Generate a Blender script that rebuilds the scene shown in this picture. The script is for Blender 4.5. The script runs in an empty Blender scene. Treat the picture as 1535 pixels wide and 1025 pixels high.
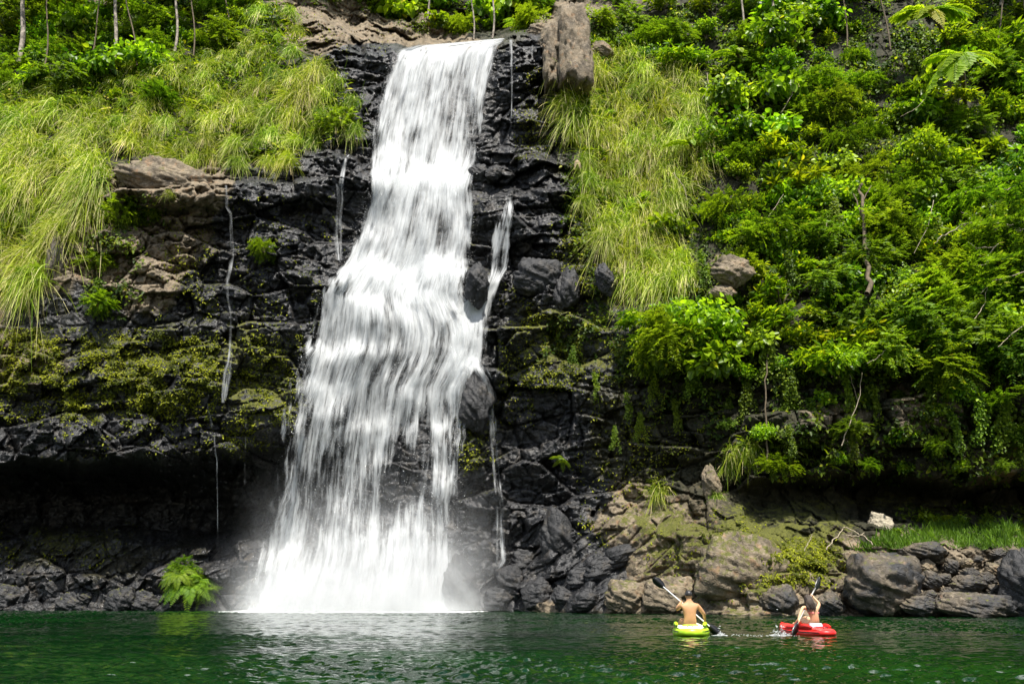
import bpy, bmesh, math, random
import numpy as np
from mathutils import Vector, Matrix

SC = bpy.context.scene
COL = SC.collection
rng = np.random.default_rng(7)
random.seed(7)

# ------------------------------------------------------------------ camera
F = 1300.0; CX, CY = 767.5, 512.5; H = 1.03
PITCH = math.atan((886 - CY) / F)
cp, sp = math.cos(PITCH), math.sin(PITCH)
cam_d = bpy.data.cameras.new('camera'); cam = bpy.data.objects.new('camera', cam_d); COL.objects.link(cam)
cam.location = (0, 0, H); cam.rotation_euler = (math.pi / 2 + PITCH, 0, 0)
cam_d.sensor_width = 36; cam_d.lens = 36 * F / 1535; cam_d.clip_end = 1000; cam_d.clip_start = .05
SC.camera = cam

def ray(u, v):
    u = np.asarray(u, float); v = np.asarray(v, float)
    x = (u - CX) / F; y = -(v - CY) / F
    return x, cp - y * sp, sp + y * cp
def at(u, v, Y):
    x, dy, dz = ray(u, v); t = Y / dy
    return np.stack(np.broadcast_arrays(x * t, Y + 0 * x, H + dz * t), -1)

# ------------------------------------------------------------------ noise
def hsh(ix, iy, s):
    a = (ix.astype(np.int64) * 374761393 + iy.astype(np.int64) * 668265263 + s * 974711) & 0xFFFFFFFF
    a = ((a ^ (a >> 13)) * 1274126177) & 0xFFFFFFFF
    a = ((a ^ (a >> 15)) * 2246822519) & 0xFFFFFFFF
    return ((a ^ (a >> 16)) & 0xFFFFFF) / float(0xFFFFFF)
def vn(x, y, s=0):
    ix = np.floor(x); iy = np.floor(y); fx = x - ix; fy = y - iy
    fx = fx * fx * (3 - 2 * fx); fy = fy * fy * (3 - 2 * fy)
    a = hsh(ix, iy, s); b = hsh(ix + 1, iy, s); c = hsh(ix, iy + 1, s); d = hsh(ix + 1, iy + 1, s)
    return (a + (b - a) * fx) * (1 - fy) + (c + (d - c) * fx) * fy
def fbm(x, y, s=0, o=4):
    r = 0; a = .5; n = 0
    for k in range(o):
        r = r + a * vn(x, y, s + k * 17); n += a; a *= .5; x = x * 2.03 + 5.1; y = y * 2.03 + 9.7
    return r / n
def worley(x, y, s):
    ix = np.floor(x); iy = np.floor(y)
    f1 = np.full(x.shape, 9.); f2 = f1.copy(); px = x * 0; py = x * 0; cx = x * 0; cy = x * 0
    for dx in (-1, 0, 1):
        for dy in (-1, 0, 1):
            a = ix + dx; b = iy + dy
            qx = a + .1 + .8 * hsh(a, b, s); qy = b + .1 + .8 * hsh(a, b, s + 1)
            d = np.hypot(x - qx, y - qy)
            m = d < f1
            f2 = np.where(m, f1, np.minimum(f2, d))
            f1 = np.where(m, d, f1)
            px = np.where(m, qx, px); py = np.where(m, qy, py); cx = np.where(m, a, cx); cy = np.where(m, b, cy)
    return f1, f2, px, py, cx, cy
def facet(x, y, s):
    f1, f2, px, py, cx, cy = worley(x, y, s)
    r = hsh(cx, cy, s + 5) * 2 - 1
    tx = (hsh(cx, cy, s + 6) - .5) * 2.2; ty = (hsh(cx, cy, s + 7) - .35) * 2.0
    h = r * .62 + (x - px) * tx * .8 + (y - py) * ty * .8
    return h, np.clip((f2 - f1) / .09, 0, 1)
def sstep(a, b, x):
    t = np.clip((x - a) / (b - a), 0, 1); return t * t * (3 - 2 * t)
def inpoly(U, V, poly):
    U = np.asarray(U, float); V = np.asarray(V, float); r = np.zeros(U.shape, bool); n = len(poly)
    for i in range(n):
        x1, y1 = poly[i]; x2, y2 = poly[(i + 1) % n]
        if y1 == y2: continue
        c = ((y1 > V) != (y2 > V)) & (U < (x2 - x1) * (V - y1) / (y2 - y1) + x1)
        r ^= c
    return r

# ------------------------------------------------------------------ materials
def newmat(name):
    m = bpy.data.materials.new(name); m.use_nodes = True; nt = m.node_tree; nt.nodes.clear()
    out = nt.nodes.new('ShaderNodeOutputMaterial')
    return m, nt, out
class NT:
    def __init__(s, nt): s.nt = nt
    def n(s, t, **k):
        nd = s.nt.nodes.new(t)
        for a, b in k.items():
            if a.startswith('i_'):
                nd.inputs[a[2:].replace('_', ' ')].default_value = b
            else: setattr(nd, a, b)
        return nd
    def l(s, a, b): s.nt.links.new(a, b)
    def noise(s, vec, scale, detail=4, rough=.55, dist=0):
        nd = s.n('ShaderNodeTexNoise'); nd.inputs['Scale'].default_value = scale; nd.inputs['Detail'].default_value = detail
        nd.inputs['Roughness'].default_value = rough; nd.inputs['Distortion'].default_value = dist
        if vec is not None: s.l(vec, nd.inputs['Vector'])
        return nd.outputs['Fac']
    def math(s, op, a, b=None, c=None, clamp=False):
        nd = s.n('ShaderNodeMath', operation=op); nd.use_clamp = clamp
        for i, x in enumerate((a, b, c)):
            if x is None: continue
            if isinstance(x, (int, float)): nd.inputs[i].default_value = x
            else: s.l(x, nd.inputs[i])
        return nd.outputs[0]
    def mix(s, f, a, b, blend='MIX'):
        nd = s.n('ShaderNodeMix', data_type='RGBA', blend_type=blend)
        for i, x in ((0, f), (6, a), (7, b)):
            if isinstance(x, (int, float)): nd.inputs[i].default_value = x
            elif isinstance(x, tuple): nd.inputs[i].default_value = (*x, 1) if len(x) == 3 else x
            else: s.l(x, nd.inputs[i])
        return nd.outputs[2]
    def ramp(s, f, a, b, lo=0., hi=1.):
        nd = s.n('ShaderNodeMapRange'); nd.interpolation_type = 'SMOOTHSTEP'
        s.l(f, nd.inputs[0]); nd.inputs[1].default_value = a; nd.inputs[2].default_value = b
        nd.inputs[3].default_value = lo; nd.inputs[4].default_value = hi
        return nd.outputs[0]
    def attr(s, name): return s.n('ShaderNodeAttribute', attribute_name=name)

def leaf_mat(name, c_dark, c_light, c_odd, rough=.45, transl=.45, spec=.35, oddamt=1.0):
    """per-leaf 'tint' attribute (0..1 dark to light, above 1 the odd yellow/straw leaf) and a per-plant shift"""
    m, nt, out = newmat(name); N = NT(nt)
    t = N.attr('tint').outputs['Fac']
    oi = N.n('ShaderNodeObjectInfo').outputs['Random']
    base = N.mix(N.ramp(t, 0, 1), c_dark, c_light)
    base = N.mix(N.ramp(t, 1.05, 1.6), base, c_odd)
    hs = N.n('ShaderNodeHueSaturation')
    N.l(base, hs.inputs['Color']); N.l(N.math('MULTIPLY_ADD', oi, .035, .4825), hs.inputs['Hue'])
    oi2 = N.math('FRACT', N.math('MULTIPLY', oi, 7.31))
    N.l(N.math('MULTIPLY_ADD', oi2, .55, .72), hs.inputs['Value'])
    c = hs.outputs[0]
    df = N.n('ShaderNodeBsdfPrincipled'); N.l(c, df.inputs['Base Color']); df.inputs['Roughness'].default_value = rough
    df.inputs['Specular IOR Level'].default_value = spec
    tr = N.n('ShaderNodeBsdfTranslucent')
    tc = N.mix(1.0, c, (1.0, 1.0, .45), 'MULTIPLY')
    hs2 = N.n('ShaderNodeHueSaturation'); hs2.inputs['Value'].default_value = 1.5; N.l(tc, hs2.inputs['Color'])
    N.l(hs2.outputs[0], tr.inputs['Color'])
    mx = N.n('ShaderNodeMixShader'); mx.inputs[0].default_value = transl
    N.l(df.outputs[0], mx.inputs[1]); N.l(tr.outputs[0], mx.inputs[2]); N.l(mx.outputs[0], out.inputs[0])
    return m

def simple_mat(name, col, rough=.5, var=.25, scale=6., metal=0., bump=.0, spec=.5, sss=0):
    m, nt, out = newmat(name); N = NT(nt)
    tc = N.n('ShaderNodeTexCoord').outputs['Object']
    n = N.noise(tc, scale, 5)
    c = N.mix(N.ramp(n, .3, .7), tuple(x * (1 - var) for x in col), tuple(min(1, x * (1 + var)) for x in col))
    b = N.n('ShaderNodeBsdfPrincipled'); N.l(c, b.inputs['Base Color']); b.inputs['Roughness'].default_value = rough
    b.inputs['Metallic'].default_value = metal; b.inputs['Specular IOR Level'].default_value = spec
    if sss: b.inputs['Subsurface Weight'].default_value = sss; b.inputs['Subsurface Radius'].default_value = (.02, .008, .004)
    if bump:
        bp = N.n('ShaderNodeBump'); bp.inputs['Strength'].default_value = bump; bp.inputs['Distance'].default_value = .05
        N.l(N.noise(tc, scale * 4, 8), bp.inputs['Height']); N.l(bp.outputs[0], b.inputs['Normal'])
    N.l(b.outputs[0], out.inputs[0])
    return m

M = {}
M['round'] = leaf_mat('round_leaf', (.036, .095, .005), (.30, .47, .016), (.48, .48, .025), .40, .48, .45)
M['pointed'] = leaf_mat('pointed_leaf', (.050, .115, .005), (.35, .46, .013), (.55, .50, .03), .42, .5, .4)
M['fine'] = leaf_mat('fine_leaf', (.036, .085, .006), (.21, .33, .014), (.42, .36, .07), .5, .48, .3)
M['fern'] = leaf_mat('fern_leaf', (.08, .18, .010), (.30, .42, .022), (.50, .40, .07), .5, .5, .3)
M['grass'] = leaf_mat('grass_blade', (.075, .160, .007), (.365, .465, .028), (.86, .77, .40), .55, .45, .25)
M['moss'] = leaf_mat('moss_leaf', (.055, .072, .005), (.24, .26, .013), (.34, .33, .03), .6, .4, .2)
M['lawn'] = leaf_mat('lawn_blade', (.06, .13, .010), (.17, .29, .022), (.36, .34, .08), .55, .4, .25)
M['cover'] = leaf_mat('cover_leaf', (.026, .062, .004), (.18, .26, .012), (.42, .44, .025), .5, .45, .3)
M['bark'] = simple_mat('pale_bark', (.22, .19, .155), .85, .75, 3, bump=.6)
M['stem'] = simple_mat('brown_stem', (.10, .075, .045), .85, .4, 6, bump=.5)
M['twig'] = simple_mat('grey_twig', (.30, .25, .18), .85, .4, 6)
M['deadleaf'] = simple_mat('dead_frond', (.30, .22, .14), .8, .4, 8)

def rock_mat(name, attrs):
    """attrs True: cliff with zone attributes; else a boulder, the same stone with values given"""
    m, nt, out = newmat(name); N = NT(nt)
    geo = N.n('ShaderNodeNewGeometry')
    if attrs is True:
        P = geo.outputs['Position']
        wet = N.attr('wet').outputs['Fac']; moss = N.attr('moss').outputs['Fac']; soil_shade = N.attr('soil_shade').outputs['Fac']
        cell = N.attr('cell').outputs['Fac']
    else:
        P = N.n('ShaderNodeTexCoord').outputs['Object']
        def val(x):
            nd = N.n('ShaderNodeValue'); nd.outputs[0].default_value = x; return nd.outputs[0]
        wet, moss, soil_shade = val(attrs[0]), val(attrs[1]), val(attrs[2])
        cell = N.n('ShaderNodeObjectInfo').outputs['Random']
    n1 = N.noise(P, .9, 6, .6); n2 = N.noise(P, 4.5, 8, .65); n3 = N.noise(P, 16, 6, .7)
    dry = N.mix(N.ramp(n1, .32, .68), (.052, .041, .027), (.19, .150, .097))
    dry = N.mix(N.ramp(n2, .42, .75), dry, (.25, .205, .145))
    dry = N.mix(N.math('MULTIPLY', N.ramp(n3, .52, .72), .6), dry, (.045, .038, .03))
    dry = N.mix(N.math('MULTIPLY', N.ramp(N.noise(P, 2.1, 5), .55, .7), .5), dry, (.24, .13, .06))
    blk = N.mix(N.ramp(n2, .35, .7), (.008, .0085, .0095), (.032, .032, .034))
    blk = N.mix(N.math('MULTIPLY', N.ramp(N.noise(P, 1.4, 5), .52, .7), .45), blk, (.075, .062, .045))
    blk = N.mix(N.math('MULTIPLY', cell, .22), blk, (.05, .05, .052))
    w2 = N.ramp(N.math('ADD', wet, N.math('MULTIPLY_ADD', n1, .9, -.45)), .35, .6)
    c = N.mix(w2, dry, blk)
    sl = N.mix(N.ramp(n2, .3, .7), (.009, .011, .004), (.034, .030, .013))
    c = N.mix(N.ramp(N.math('ADD', soil_shade, N.math('MULTIPLY_ADD', n2, .8, -.4)), .35, .6), c, sl)
    sep = N.n('ShaderNodeSeparateXYZ'); N.l(geo.outputs['Normal'], sep.inputs[0])
    up = N.math('MULTIPLY_ADD', sep.outputs[2], .25, -.06)
    mm = N.math('ADD', N.math('ADD', moss, up), N.math('MULTIPLY_ADD', N.noise(P, 3.2, 8, .7), 1.6, -.8))
    mc = N.mix(N.ramp(n3, .3, .7), (.030, .034, .006), (.115, .118, .016))
    mk = N.math('MULTIPLY', N.ramp(mm, .42, .62), N.ramp(moss, .02, .12))
    c = N.mix(mk, c, mc)
    b = N.n('ShaderNodeBsdfPrincipled'); N.l(c, b.inputs['Base Color'])
    rg = N.mix(w2, (.85, .85, .85), N.mix(N.ramp(n2, .35, .65), (.22, .22, .22), (.55, .55, .55)))
    rg = N.mix(mk, rg, (.95, .95, .95))
    if attrs is not True: rg = N.mix(.6, rg, (.75, .75, .75))
    N.l(rg, b.inputs['Roughness']); b.inputs['Specular IOR Level'].default_value = .42
    vo = N.n('ShaderNodeTexVoronoi', feature='DISTANCE_TO_EDGE'); vo.inputs['Scale'].default_value = 2.6
    wv = N.n('ShaderNodeVectorMath', operation='ADD'); N.l(P, wv.inputs[0])
    nv = N.n('ShaderNodeTexNoise'); nv.inputs['Scale'].default_value = .9; N.l(P, nv.inputs['Vector'])
    sc = N.n('ShaderNodeVectorMath', operation='SCALE'); N.l(nv.outputs['Color'], sc.inputs[0]); sc.inputs['Scale'].default_value = .5
    N.l(sc.outputs[0], wv.inputs[1]); N.l(wv.outputs[0], vo.inputs['Vector'])
    hgt = N.math('ADD', N.math('MULTIPLY', N.ramp(vo.outputs['Distance'], 0, .07), .35), N.math('ADD', N.math('MULTIPLY', n2, 1.0), N.math('MULTIPLY', n3, .35)))
    hgt = N.math('ADD', hgt, N.math('MULTIPLY', N.noise(P, 40, 4), .15))
    bp = N.n('ShaderNodeBump'); bp.inputs['Strength'].default_value = .55; bp.inputs['Distance'].default_value = .12
    N.l(hgt, bp.inputs['Height']); N.l(bp.outputs[0], b.inputs['Normal'])
    N.l(b.outputs[0], out.inputs[0])
    return m
M['cliff'] = rock_mat('cliff_stone', True)
M['rock_black'] = rock_mat('wet_black_stone', (1.0, 0.0, 0.0))
M['rock_grey'] = rock_mat('grey_brown_stone', (.50, .24, 0.0))
M['rock_brown'] = rock_mat('brown_stone', (.22, .30, 0.0))
M['rock_pale'] = simple_mat('pale_stone', (.33, .29, .215), .85, .35, 3, bump=.35); M['rock_slate'] = rock_mat('grey_stone', (.75, 0.0, 0.0))
M['rock_dimmed'] = rock_mat('dimmed_mossy_stone', (.80, .26, 0.0))  # grey stone darkened to carry the dimness of the left bank, plus moss
M['rock_tan'] = rock_mat('tan_stone', (-.1, .03, 0.0))
M['rock_moss'] = rock_mat('mossy_stone', (.2, .42, 0.0))

# ------------------------------------------------------------------ object helpers
def mesh_np(name, verts, faces, mat=None, attrs=None, smooth=False, uv=None):
    """faces: (n,4) or (n,3) int array"""
    me = bpy.data.meshes.new(name)
    verts = np.ascontiguousarray(verts, np.float32).reshape(-1, 3); faces = np.ascontiguousarray(faces, np.int32)
    k = faces.shape[1]; n = len(faces)
    me.vertices.add(len(verts)); me.vertices.foreach_set('co', verts.ravel())
    me.loops.add(n * k); me.loops.foreach_set('vertex_index', faces.ravel())
    me.polygons.add(n); me.polygons.foreach_set('loop_start', np.arange(0, n * k, k, dtype=np.int32))
    me.polygons.foreach_set('loop_total', np.full(n, k, np.int32))
    if smooth: me.polygons.foreach_set('use_smooth', np.ones(n, bool))
    for a, d in (attrs or {}).items():
        at_ = me.attributes.new(a, 'FLOAT', 'POINT'); at_.data.foreach_set('value', np.ascontiguousarray(d, np.float32).ravel())
    if uv is not None:
        ul = me.uv_layers.new(name='UVMap'); ul.data.foreach_set('uv', np.ascontiguousarray(uv[faces.ravel()], np.float32).ravel())
    me.update(calc_edges=True)
    for x in (mat if isinstance(mat, (list, tuple)) else [mat]):
        if x is not None: me.materials.append(x)
    return me
def link(name, me, parent=None, loc=(0, 0, 0), rot=(0, 0, 0), scale=(1, 1, 1)):
    o = bpy.data.objects.new(name, me); COL.objects.link(o)
    o.location = loc; o.rotation_euler = rot; o.scale = scale if hasattr(scale, '__len__') else (scale,) * 3
    if parent is not None: o.parent = parent
    return o
def tag(o, label=None, cat=None, group=None, kind=None):
    if label: o['label'] = label
    if cat: o['category'] = cat
    if group: o['group'] = group
    if kind: o['kind'] = kind
    return o
def grid_faces(nr, nc):
    i = np.arange(nr * nc).reshape(nr, nc)
    return np.stack([i[:-1, :-1], i[:-1, 1:], i[1:, 1:], i[1:, :-1]], -1).reshape(-1, 4)
class MB:
    """collects geometry with a tint per vertex and a material index per face (quads or tris padded)"""
    def __init__(s): s.v = []; s.f = []; s.t = []; s.mi = []; s.n = 0
    def add(s, v, f, t=.5, mi=0):
        v = np.asarray(v, float).reshape(-1, 3); f = np.asarray(f, int)
        s.v.append(v); s.f.append(f + s.n); s.t.append(np.broadcast_to(np.asarray(t, float), (len(v),)).copy())
        s.mi.append(np.full(len(f), mi)); s.n += len(v)
    def mesh(s, name, mats, smooth=False):
        me = mesh_np(name, np.concatenate(s.v), np.concatenate(s.f), mats, {'tint': np.concatenate(s.t)}, smooth)
        mi = np.concatenate(s.mi)
        if mi.any(): me.polygons.foreach_set('material_index', mi.astype(np.int32))
        return me
    def tube(s, pts, r, k=6, t=.5, mi=0):
        pts = np.asarray(pts, float); n = len(pts); r = np.broadcast_to(np.asarray(r, float), (n,))
        tg = np.gradient(pts, axis=0); tg /= np.linalg.norm(tg, axis=1)[:, None] + 1e-9
        ref = np.array([0.31, .77, .55]); a = np.cross(tg, ref); a /= np.linalg.norm(a, axis=1)[:, None] + 1e-9; b = np.cross(tg, a)
        th = np.arange(k) * 2 * np.pi / k
        v = pts[:, None] + r[:, None, None] * (np.cos(th)[None, :, None] * a[:, None] + np.sin(th)[None, :, None] * b[:, None])
        i = np.arange(n * k).reshape(n, k); j = np.roll(i, -1, 1)
        s.add(v, np.stack([i[:-1], j[:-1], j[1:], i[1:]], -1).reshape(-1, 4), t, mi)
    def leaves(s, p, ax, nr, L, W, t, fold=.18, droop=.15, mi=0):
        """many leaves at once: a blade of two halves folded at the midrib"""
        p = np.asarray(p, float); n = len(p)
        ax = ax / (np.linalg.norm(ax, axis=1)[:, None] + 1e-9)
        sd = np.cross(ax, nr); sd /= np.linalg.norm(sd, axis=1)[:, None] + 1e-9
        nn = np.cross(sd, ax)
        L = np.broadcast_to(np.asarray(L, float), (n,))[:, None]; W = np.broadcast_to(np.asarray(W, float), (n,))[:, None]
        f = fold * W
        v = np.stack([p,
                      p + ax * L * .28 + sd * W * .46 + nn * f, p + ax * L * .68 + sd * W * .38 + nn * (f * .7 - droop * L * .4),
                      p + ax * L - nn * droop * L,
                      p + ax * L * .68 - sd * W * .38 + nn * (f * .7 - droop * L * .4), p + ax * L * .28 - sd * W * .46 + nn * f], 1)
        b = (np.arange(n) * 6)[:, None]
        fc = np.concatenate([b + np.array([0, 1, 2, 3]), b + np.array([0, 3, 4, 5])], 0)
        s.add(v, fc, np.repeat(np.broadcast_to(np.asarray(t, float), (n,)), 6), mi)

def unit(v): return v / (np.linalg.norm(v, axis=-1, keepdims=True) + 1e-9)
def rdirs(n): return unit(rng.normal(size=(n, 3)))

# ------------------------------------------------------------------ cliff: depth profiles read off the photograph (row, distance)
PROF = [
 (-330, [(960,49.5),(912,49.5),(860,50.5),(800,53),(785,59),(745,60),(715,57),(690,47.6),(600,48.0),(500,49.2),(420,49.5),(300,50.5),(230,51.5),(150,54),(90,57),(40,62),(-40,64),(-170,68)]),
 (0,    [(960,49.8),(912,49.8),(860,50.8),(800,53),(785,59),(745,60),(715,57),(690,47.6),(600,48.0),(500,49.2),(420,49.5),(300,50.5),(230,51.5),(150,54),(90,57),(40,62),(-40,64),(-170,68)]),
 (180,  [(960,50),(912,50),(860,51),(815,53),(790,59),(745,60),(715,57),(690,47.8),(600,48.2),(500,49.3),(420,49.5),(380,50),(300,50.3),(245,50.8),(240,52),(200,53),(100,57),(50,61),(-40,63),(-170,68)]),
 (330,  [(960,50),(912,50),(860,51),(820,53),(800,58.5),(740,58.5),(705,56),(672,48.6),(600,48.8),(450,49.6),(280,50.2),(270,52.5),(200,54),(100,57.5),(60,60),(-40,63),(-170,68)]),
 (420,  [(960,49.2),(910,49.2),(850,50),(820,52),(740,54),(690,53),(645,50.2),(450,50),(278,50.5),(270,52.5),(230,53),(215,54),(120,56),(70,57.5),(20,61),(0,63),(-40,66),(-170,70)]),
 (520,  [(960,49.6),(911,49.6),(870,50.5),(760,51.5),(640,51),(520,50.6),(410,51),(398,52.2),(290,52.7),(240,53),(232,54.5),(120,55.5),(85,56),(78,57.5),(48,60),(38,63),(28,68),(-170,72)]),
 (620,  [(960,49.6),(911,49.6),(870,50.8),(700,51.3),(560,50.8),(470,50.8),(410,51.3),(400,52.6),(280,53),(257,53.6),(250,55),(85,56.2),(74,58),(64,66),(56,70),(0,72),(-170,74)]),
 (700,  [(960,49.6),(912,49.6),(870,50.8),(700,51.3),(560,50.8),(470,50.8),(410,51.3),(400,52.6),(280,53),(262,53.6),(255,55),(80,56.2),(69,58),(60,66),(54,70),(0,72),(-170,74)]),
 (760,  [(960,49.0),(913,49.0),(860,50.5),(800,51.2),(700,51.2),(560,51),(420,51),(400,52),(300,52.3),(285,54),(235,55),(70,56.2),(60,57.5),(54,66),(46,70),(-170,74)]),
 (820,  [(960,46.5),(914,46.5),(880,47.5),(800,49.7),(760,50.7),(700,50.7),(560,50.3),(470,50.3),(400,51.2),(320,52.2),(240,53),(225,54.5),(140,55.4),(56,56),(44,60),(20,70),(-170,74)]),
 (850,  [(960,45.5),(914,45.5),(880,46.5),(800,49),(760,50.5),(700,50.5),(560,50),(470,50),(400,51),(320,52),(240,53),(225,54.5),(140,55),(16,55.5),(6,58),(0,64),(-170,74)]),
 (890,  [(960,44.6),(915,44.6),(870,45.8),(795,47.8),(760,49.5),(700,49.8),(580,49.4),(480,49.4),(430,50.2),(340,51.5),(220,53.8),(140,55),(80,56.5),(20,58),(-170,68)]),
 (950,  [(960,43.5),(916,43.5),(860,45),(790,46.5),(760,48),(700,49),(600,48.6),(500,48.8),(460,49.5),(350,51),(200,54),(100,57),(60,59),(0,61),(-170,66)]),
 (1050, [(960,42),(918,42),(870,43),(800,44.5),(755,46.5),(730,47.5),(700,48),(640,47.6),(550,47),(480,47.5),(400,49),(300,51),(150,55),(50,58),(-170,64)]),
 (1180, [(960,40),(920,40),(880,41),(830,42.5),(785,44.5),(755,48.5),(738,49),(715,45.5),(640,45.2),(560,45.2),(480,46),(350,49),(200,52),(50,56),(-170,62)]),
 (1330, [(960,38.5),(921,38.5),(870,39.5),(835,40.5),(812,43.5),(775,47.5),(745,49.5),(730,49),(710,44.3),(600,44),(540,44),(400,46.5),(250,50),(100,54),(0,57),(-170,61)]),
 (1450, [(960,38),(922,38),(880,39),(830,40),(820,42),(790,46),(760,49.5),(738,49),(715,43.8),(600,43.3),(500,43.5),(350,46.5),(200,50),(50,54),(-170,59)]),
 (1880, [(960,36.5),(922,36.5),(880,37.5),(830,39),(820,41),(790,45),(755,48),(720,42.8),(600,42),(400,44.5),(200,49),(-170,57)]),
]
Ug = np.concatenate([np.arange(-330, -30, 7.), np.arange(-30, 1566, 1.6), np.arange(1570, 1880, 7.)])
Vg = np.concatenate([np.arange(-170, -12, 6.), np.arange(-12, 926, 1.6), np.arange(928, 960, 6.)])
pu = np.array([p[0] for p in PROF], float)
cols = []
for u, pr in PROF:
    pr = sorted(pr); cols.append(np.interp(Vg, [a for a, b in pr], [b for a, b in pr]))
cols = np.array(cols).T                                    # (nV, nProf)
GU, GV = np.meshgrid(Ug, Vg)
wob = (fbm(GU / 70, GV / 70, 3) - .5) * 46 + (fbm(GU / 22, GV / 22, 5) - .5) * 14     # ledges wander
wv = (fbm(GU / 60, GV / 120, 8) - .5) * 30 * sstep(915, 840, GV) + (fbm(GU / 24, GV / 60, 14) - .5) * 34 * np.exp(-((GU - 590) / 130.) ** 4) * sstep(900, 820, GV) + (fbm(GU / 16, GV / 30, 9) - .5) * 12 * sstep(915, 840, GV)
Y0 = np.empty_like(GU)
for j in range(len(Ug)):
    u = np.clip(Ug[j] + wob[:, j], pu[0], pu[-1])
    k = np.clip(np.searchsorted(pu, u) - 1, 0, len(pu) - 2); t = (u - pu[k]) / (pu[k + 1] - pu[k])
    vv = Vg + wv[:, j]
    fi = np.interp(vv, Vg, np.arange(len(Vg))); i0 = np.clip(fi.astype(int), 0, len(Vg) - 2); ft = fi - i0
    a = cols[i0, k] * (1 - ft) + cols[i0 + 1, k] * ft; b = cols[i0, k + 1] * (1 - ft) + cols[i0 + 1, k + 1] * ft
    Y0[:, j] = a * (1 - t) + b * t
def blur(A, n, ax):
    k = np.hanning(2 * n + 3)[1:-1]; k /= k.sum()
    return np.apply_along_axis(lambda r: np.convolve(np.pad(r, n, mode='edge'), k, 'valid'), ax, A)
Ysm = blur(blur(Y0, 10, 0), 10, 1)

BU = GU + (fbm(GU / 48, GV / 48, 201, 4) - .5) * 95; BV = GV + (fbm(GU / 48, GV / 48, 211, 4) - .5) * 80
def blob(cx, cy, rx, ry, p=2):
    d = (np.abs((BU - cx) / rx)) ** p + (np.abs((BV - cy) / ry)) ** p
    return np.exp(-d * .9)
# where the bare angular basalt is, where vegetation softens it, where the falling water has worn it
rock = np.clip(blob(150, 640, 520, 160, 4) + blob(400, 420, 150, 160, 4) + blob(800, 300, 90, 320, 4) + blob(830, 760, 160, 180, 4) + blob(1200, 840, 420, 90, 4)
               + blob(560, 35, 160, 40, 4) + blob(250, 330, 120, 110, 4) + blob(120, 840, 340, 90, 4) + blob(1250, 660, 330, 90, 4) + blob(420, 240, 130, 40, 4) + blob(550, 150, 45, 95, 4), 0, 1)
fallm = np.clip(blob(655, 160, 85, 110, 4) + blob(620, 330, 95, 90, 4) + blob(580, 520, 120, 120, 4) + blob(555, 760, 140, 170, 4), 0, 1)
P0 = at(GU, GV, Y0)
X, Z = P0[..., 0], P0[..., 2]
wx = (fbm(X * .3, Z * .3, 31, 3) - .5) * .6; wz = (fbm(X * .3, Z * .3, 37, 3) - .5) * .6
tilt = np.clip(blob(890, 850, 110, 80, 4) * 1.0, 0, 1)                       # slanting strata right of the plunge
def facets(X, Z, st):
    h1, c1 = facet(X / 3.2 / st, Z / 2.1, 101)
    h2, c2 = facet(X / 1.35 / st, Z / .95, 211)
    h3, c3 = facet(X / .62 / st, Z / .46, 307)
    h4, c4 = facet(X / .28, Z / .24, 401)
    return 1.15 * h1 + .62 * h2 + .27 * h3 + .10 * h4 - .35 * (1 - c1) * c2 - .28 * (1 - c2) - .12 * (1 - c3)
ca_, sa_ = math.cos(.62), math.sin(.62)
Xw, Zw = X + wx, Z + wz
tm = (tilt > .35 + .3 * (fbm(X * .7, Z * .7, 5) - .5))
FH = np.where(tm, facets(Xw * ca_ + Zw * sa_, -Xw * sa_ + Zw * ca_, 2.2), facets(Xw, Zw, 1.))
bank = blob(1070, 840, 190, 85, 4)
A = np.clip(.30 + .75 * rock - .35 * fallm - .42 * bank, .12, 1.1)
shore = sstep(940, 880, GV) * .6 + .4
D = A * shore * FH
D += (fbm(X * .25, Z * .25, 51, 4) - .5) * 2.0 * (1 - .5 * fallm) * shore
# hollow between the roots of the overhang, mounds of the outcrop on the right bank
D += 1.3 * blob(1110, 850, 90, 55) + .9 * blob(1010, 800, 60, 50) - .8 * blob(1250, 790, 60, 25)
# column of brown rock standing beside the lip, long ledge boulder on the left
D += 2.0 * blob(848, 70, 36, 62, 6) + 1.6 * blob(240, 275, 85, 34, 4)
YT = np.clip(Y0 - D, 30, 90)
PT = at(GU, GV, YT)
if True:
    below = sstep(922, 945, GV)
    nz = (fbm(X * .8, Z * .8, 77) - .5)
def fz(a, s, k): return a + (fbm(GU / s, GV / s, k) - .5) * 1.0
wet = np.clip(blob(420, 420, 140, 190, 4) + blob(170, 700, 420, 120, 4) + blob(600, 500, 190, 420, 6) + blob(800, 420, 70, 380, 6) + blob(800, 800, 110, 120, 4)
              + blob(430, 235, 120, 40, 4) + blob(300, 560, 200, 120, 4) * .8 + blob(840, 270, 60, 40) + blob(860, 430, 60, 60) + blob(150, 870, 300, 55, 4) * .62 + blob(560, 90, 40, 30) + blob(1260, 640, 180, 40) * .35 + blob(120, 470, 120, 60) * .7 + blob(890, 860, 60, 60, 4) * .8 + blob(870, 600, 130, 150, 4) * .72, 0, 1)  # wet value on the left bank also paints in the overhang's shade
wet -= .25 * bank
wet -= 1.2 * blob(245, 280, 85, 45, 4) + 1.5 * blob(850, 70, 36, 70, 6) + 1.0 * blob(230, 400, 70, 90) * .7 + 1.1 * blob(560, 25, 150, 42, 6) + .8 * blob(1080, 820, 140, 90, 4)
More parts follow.
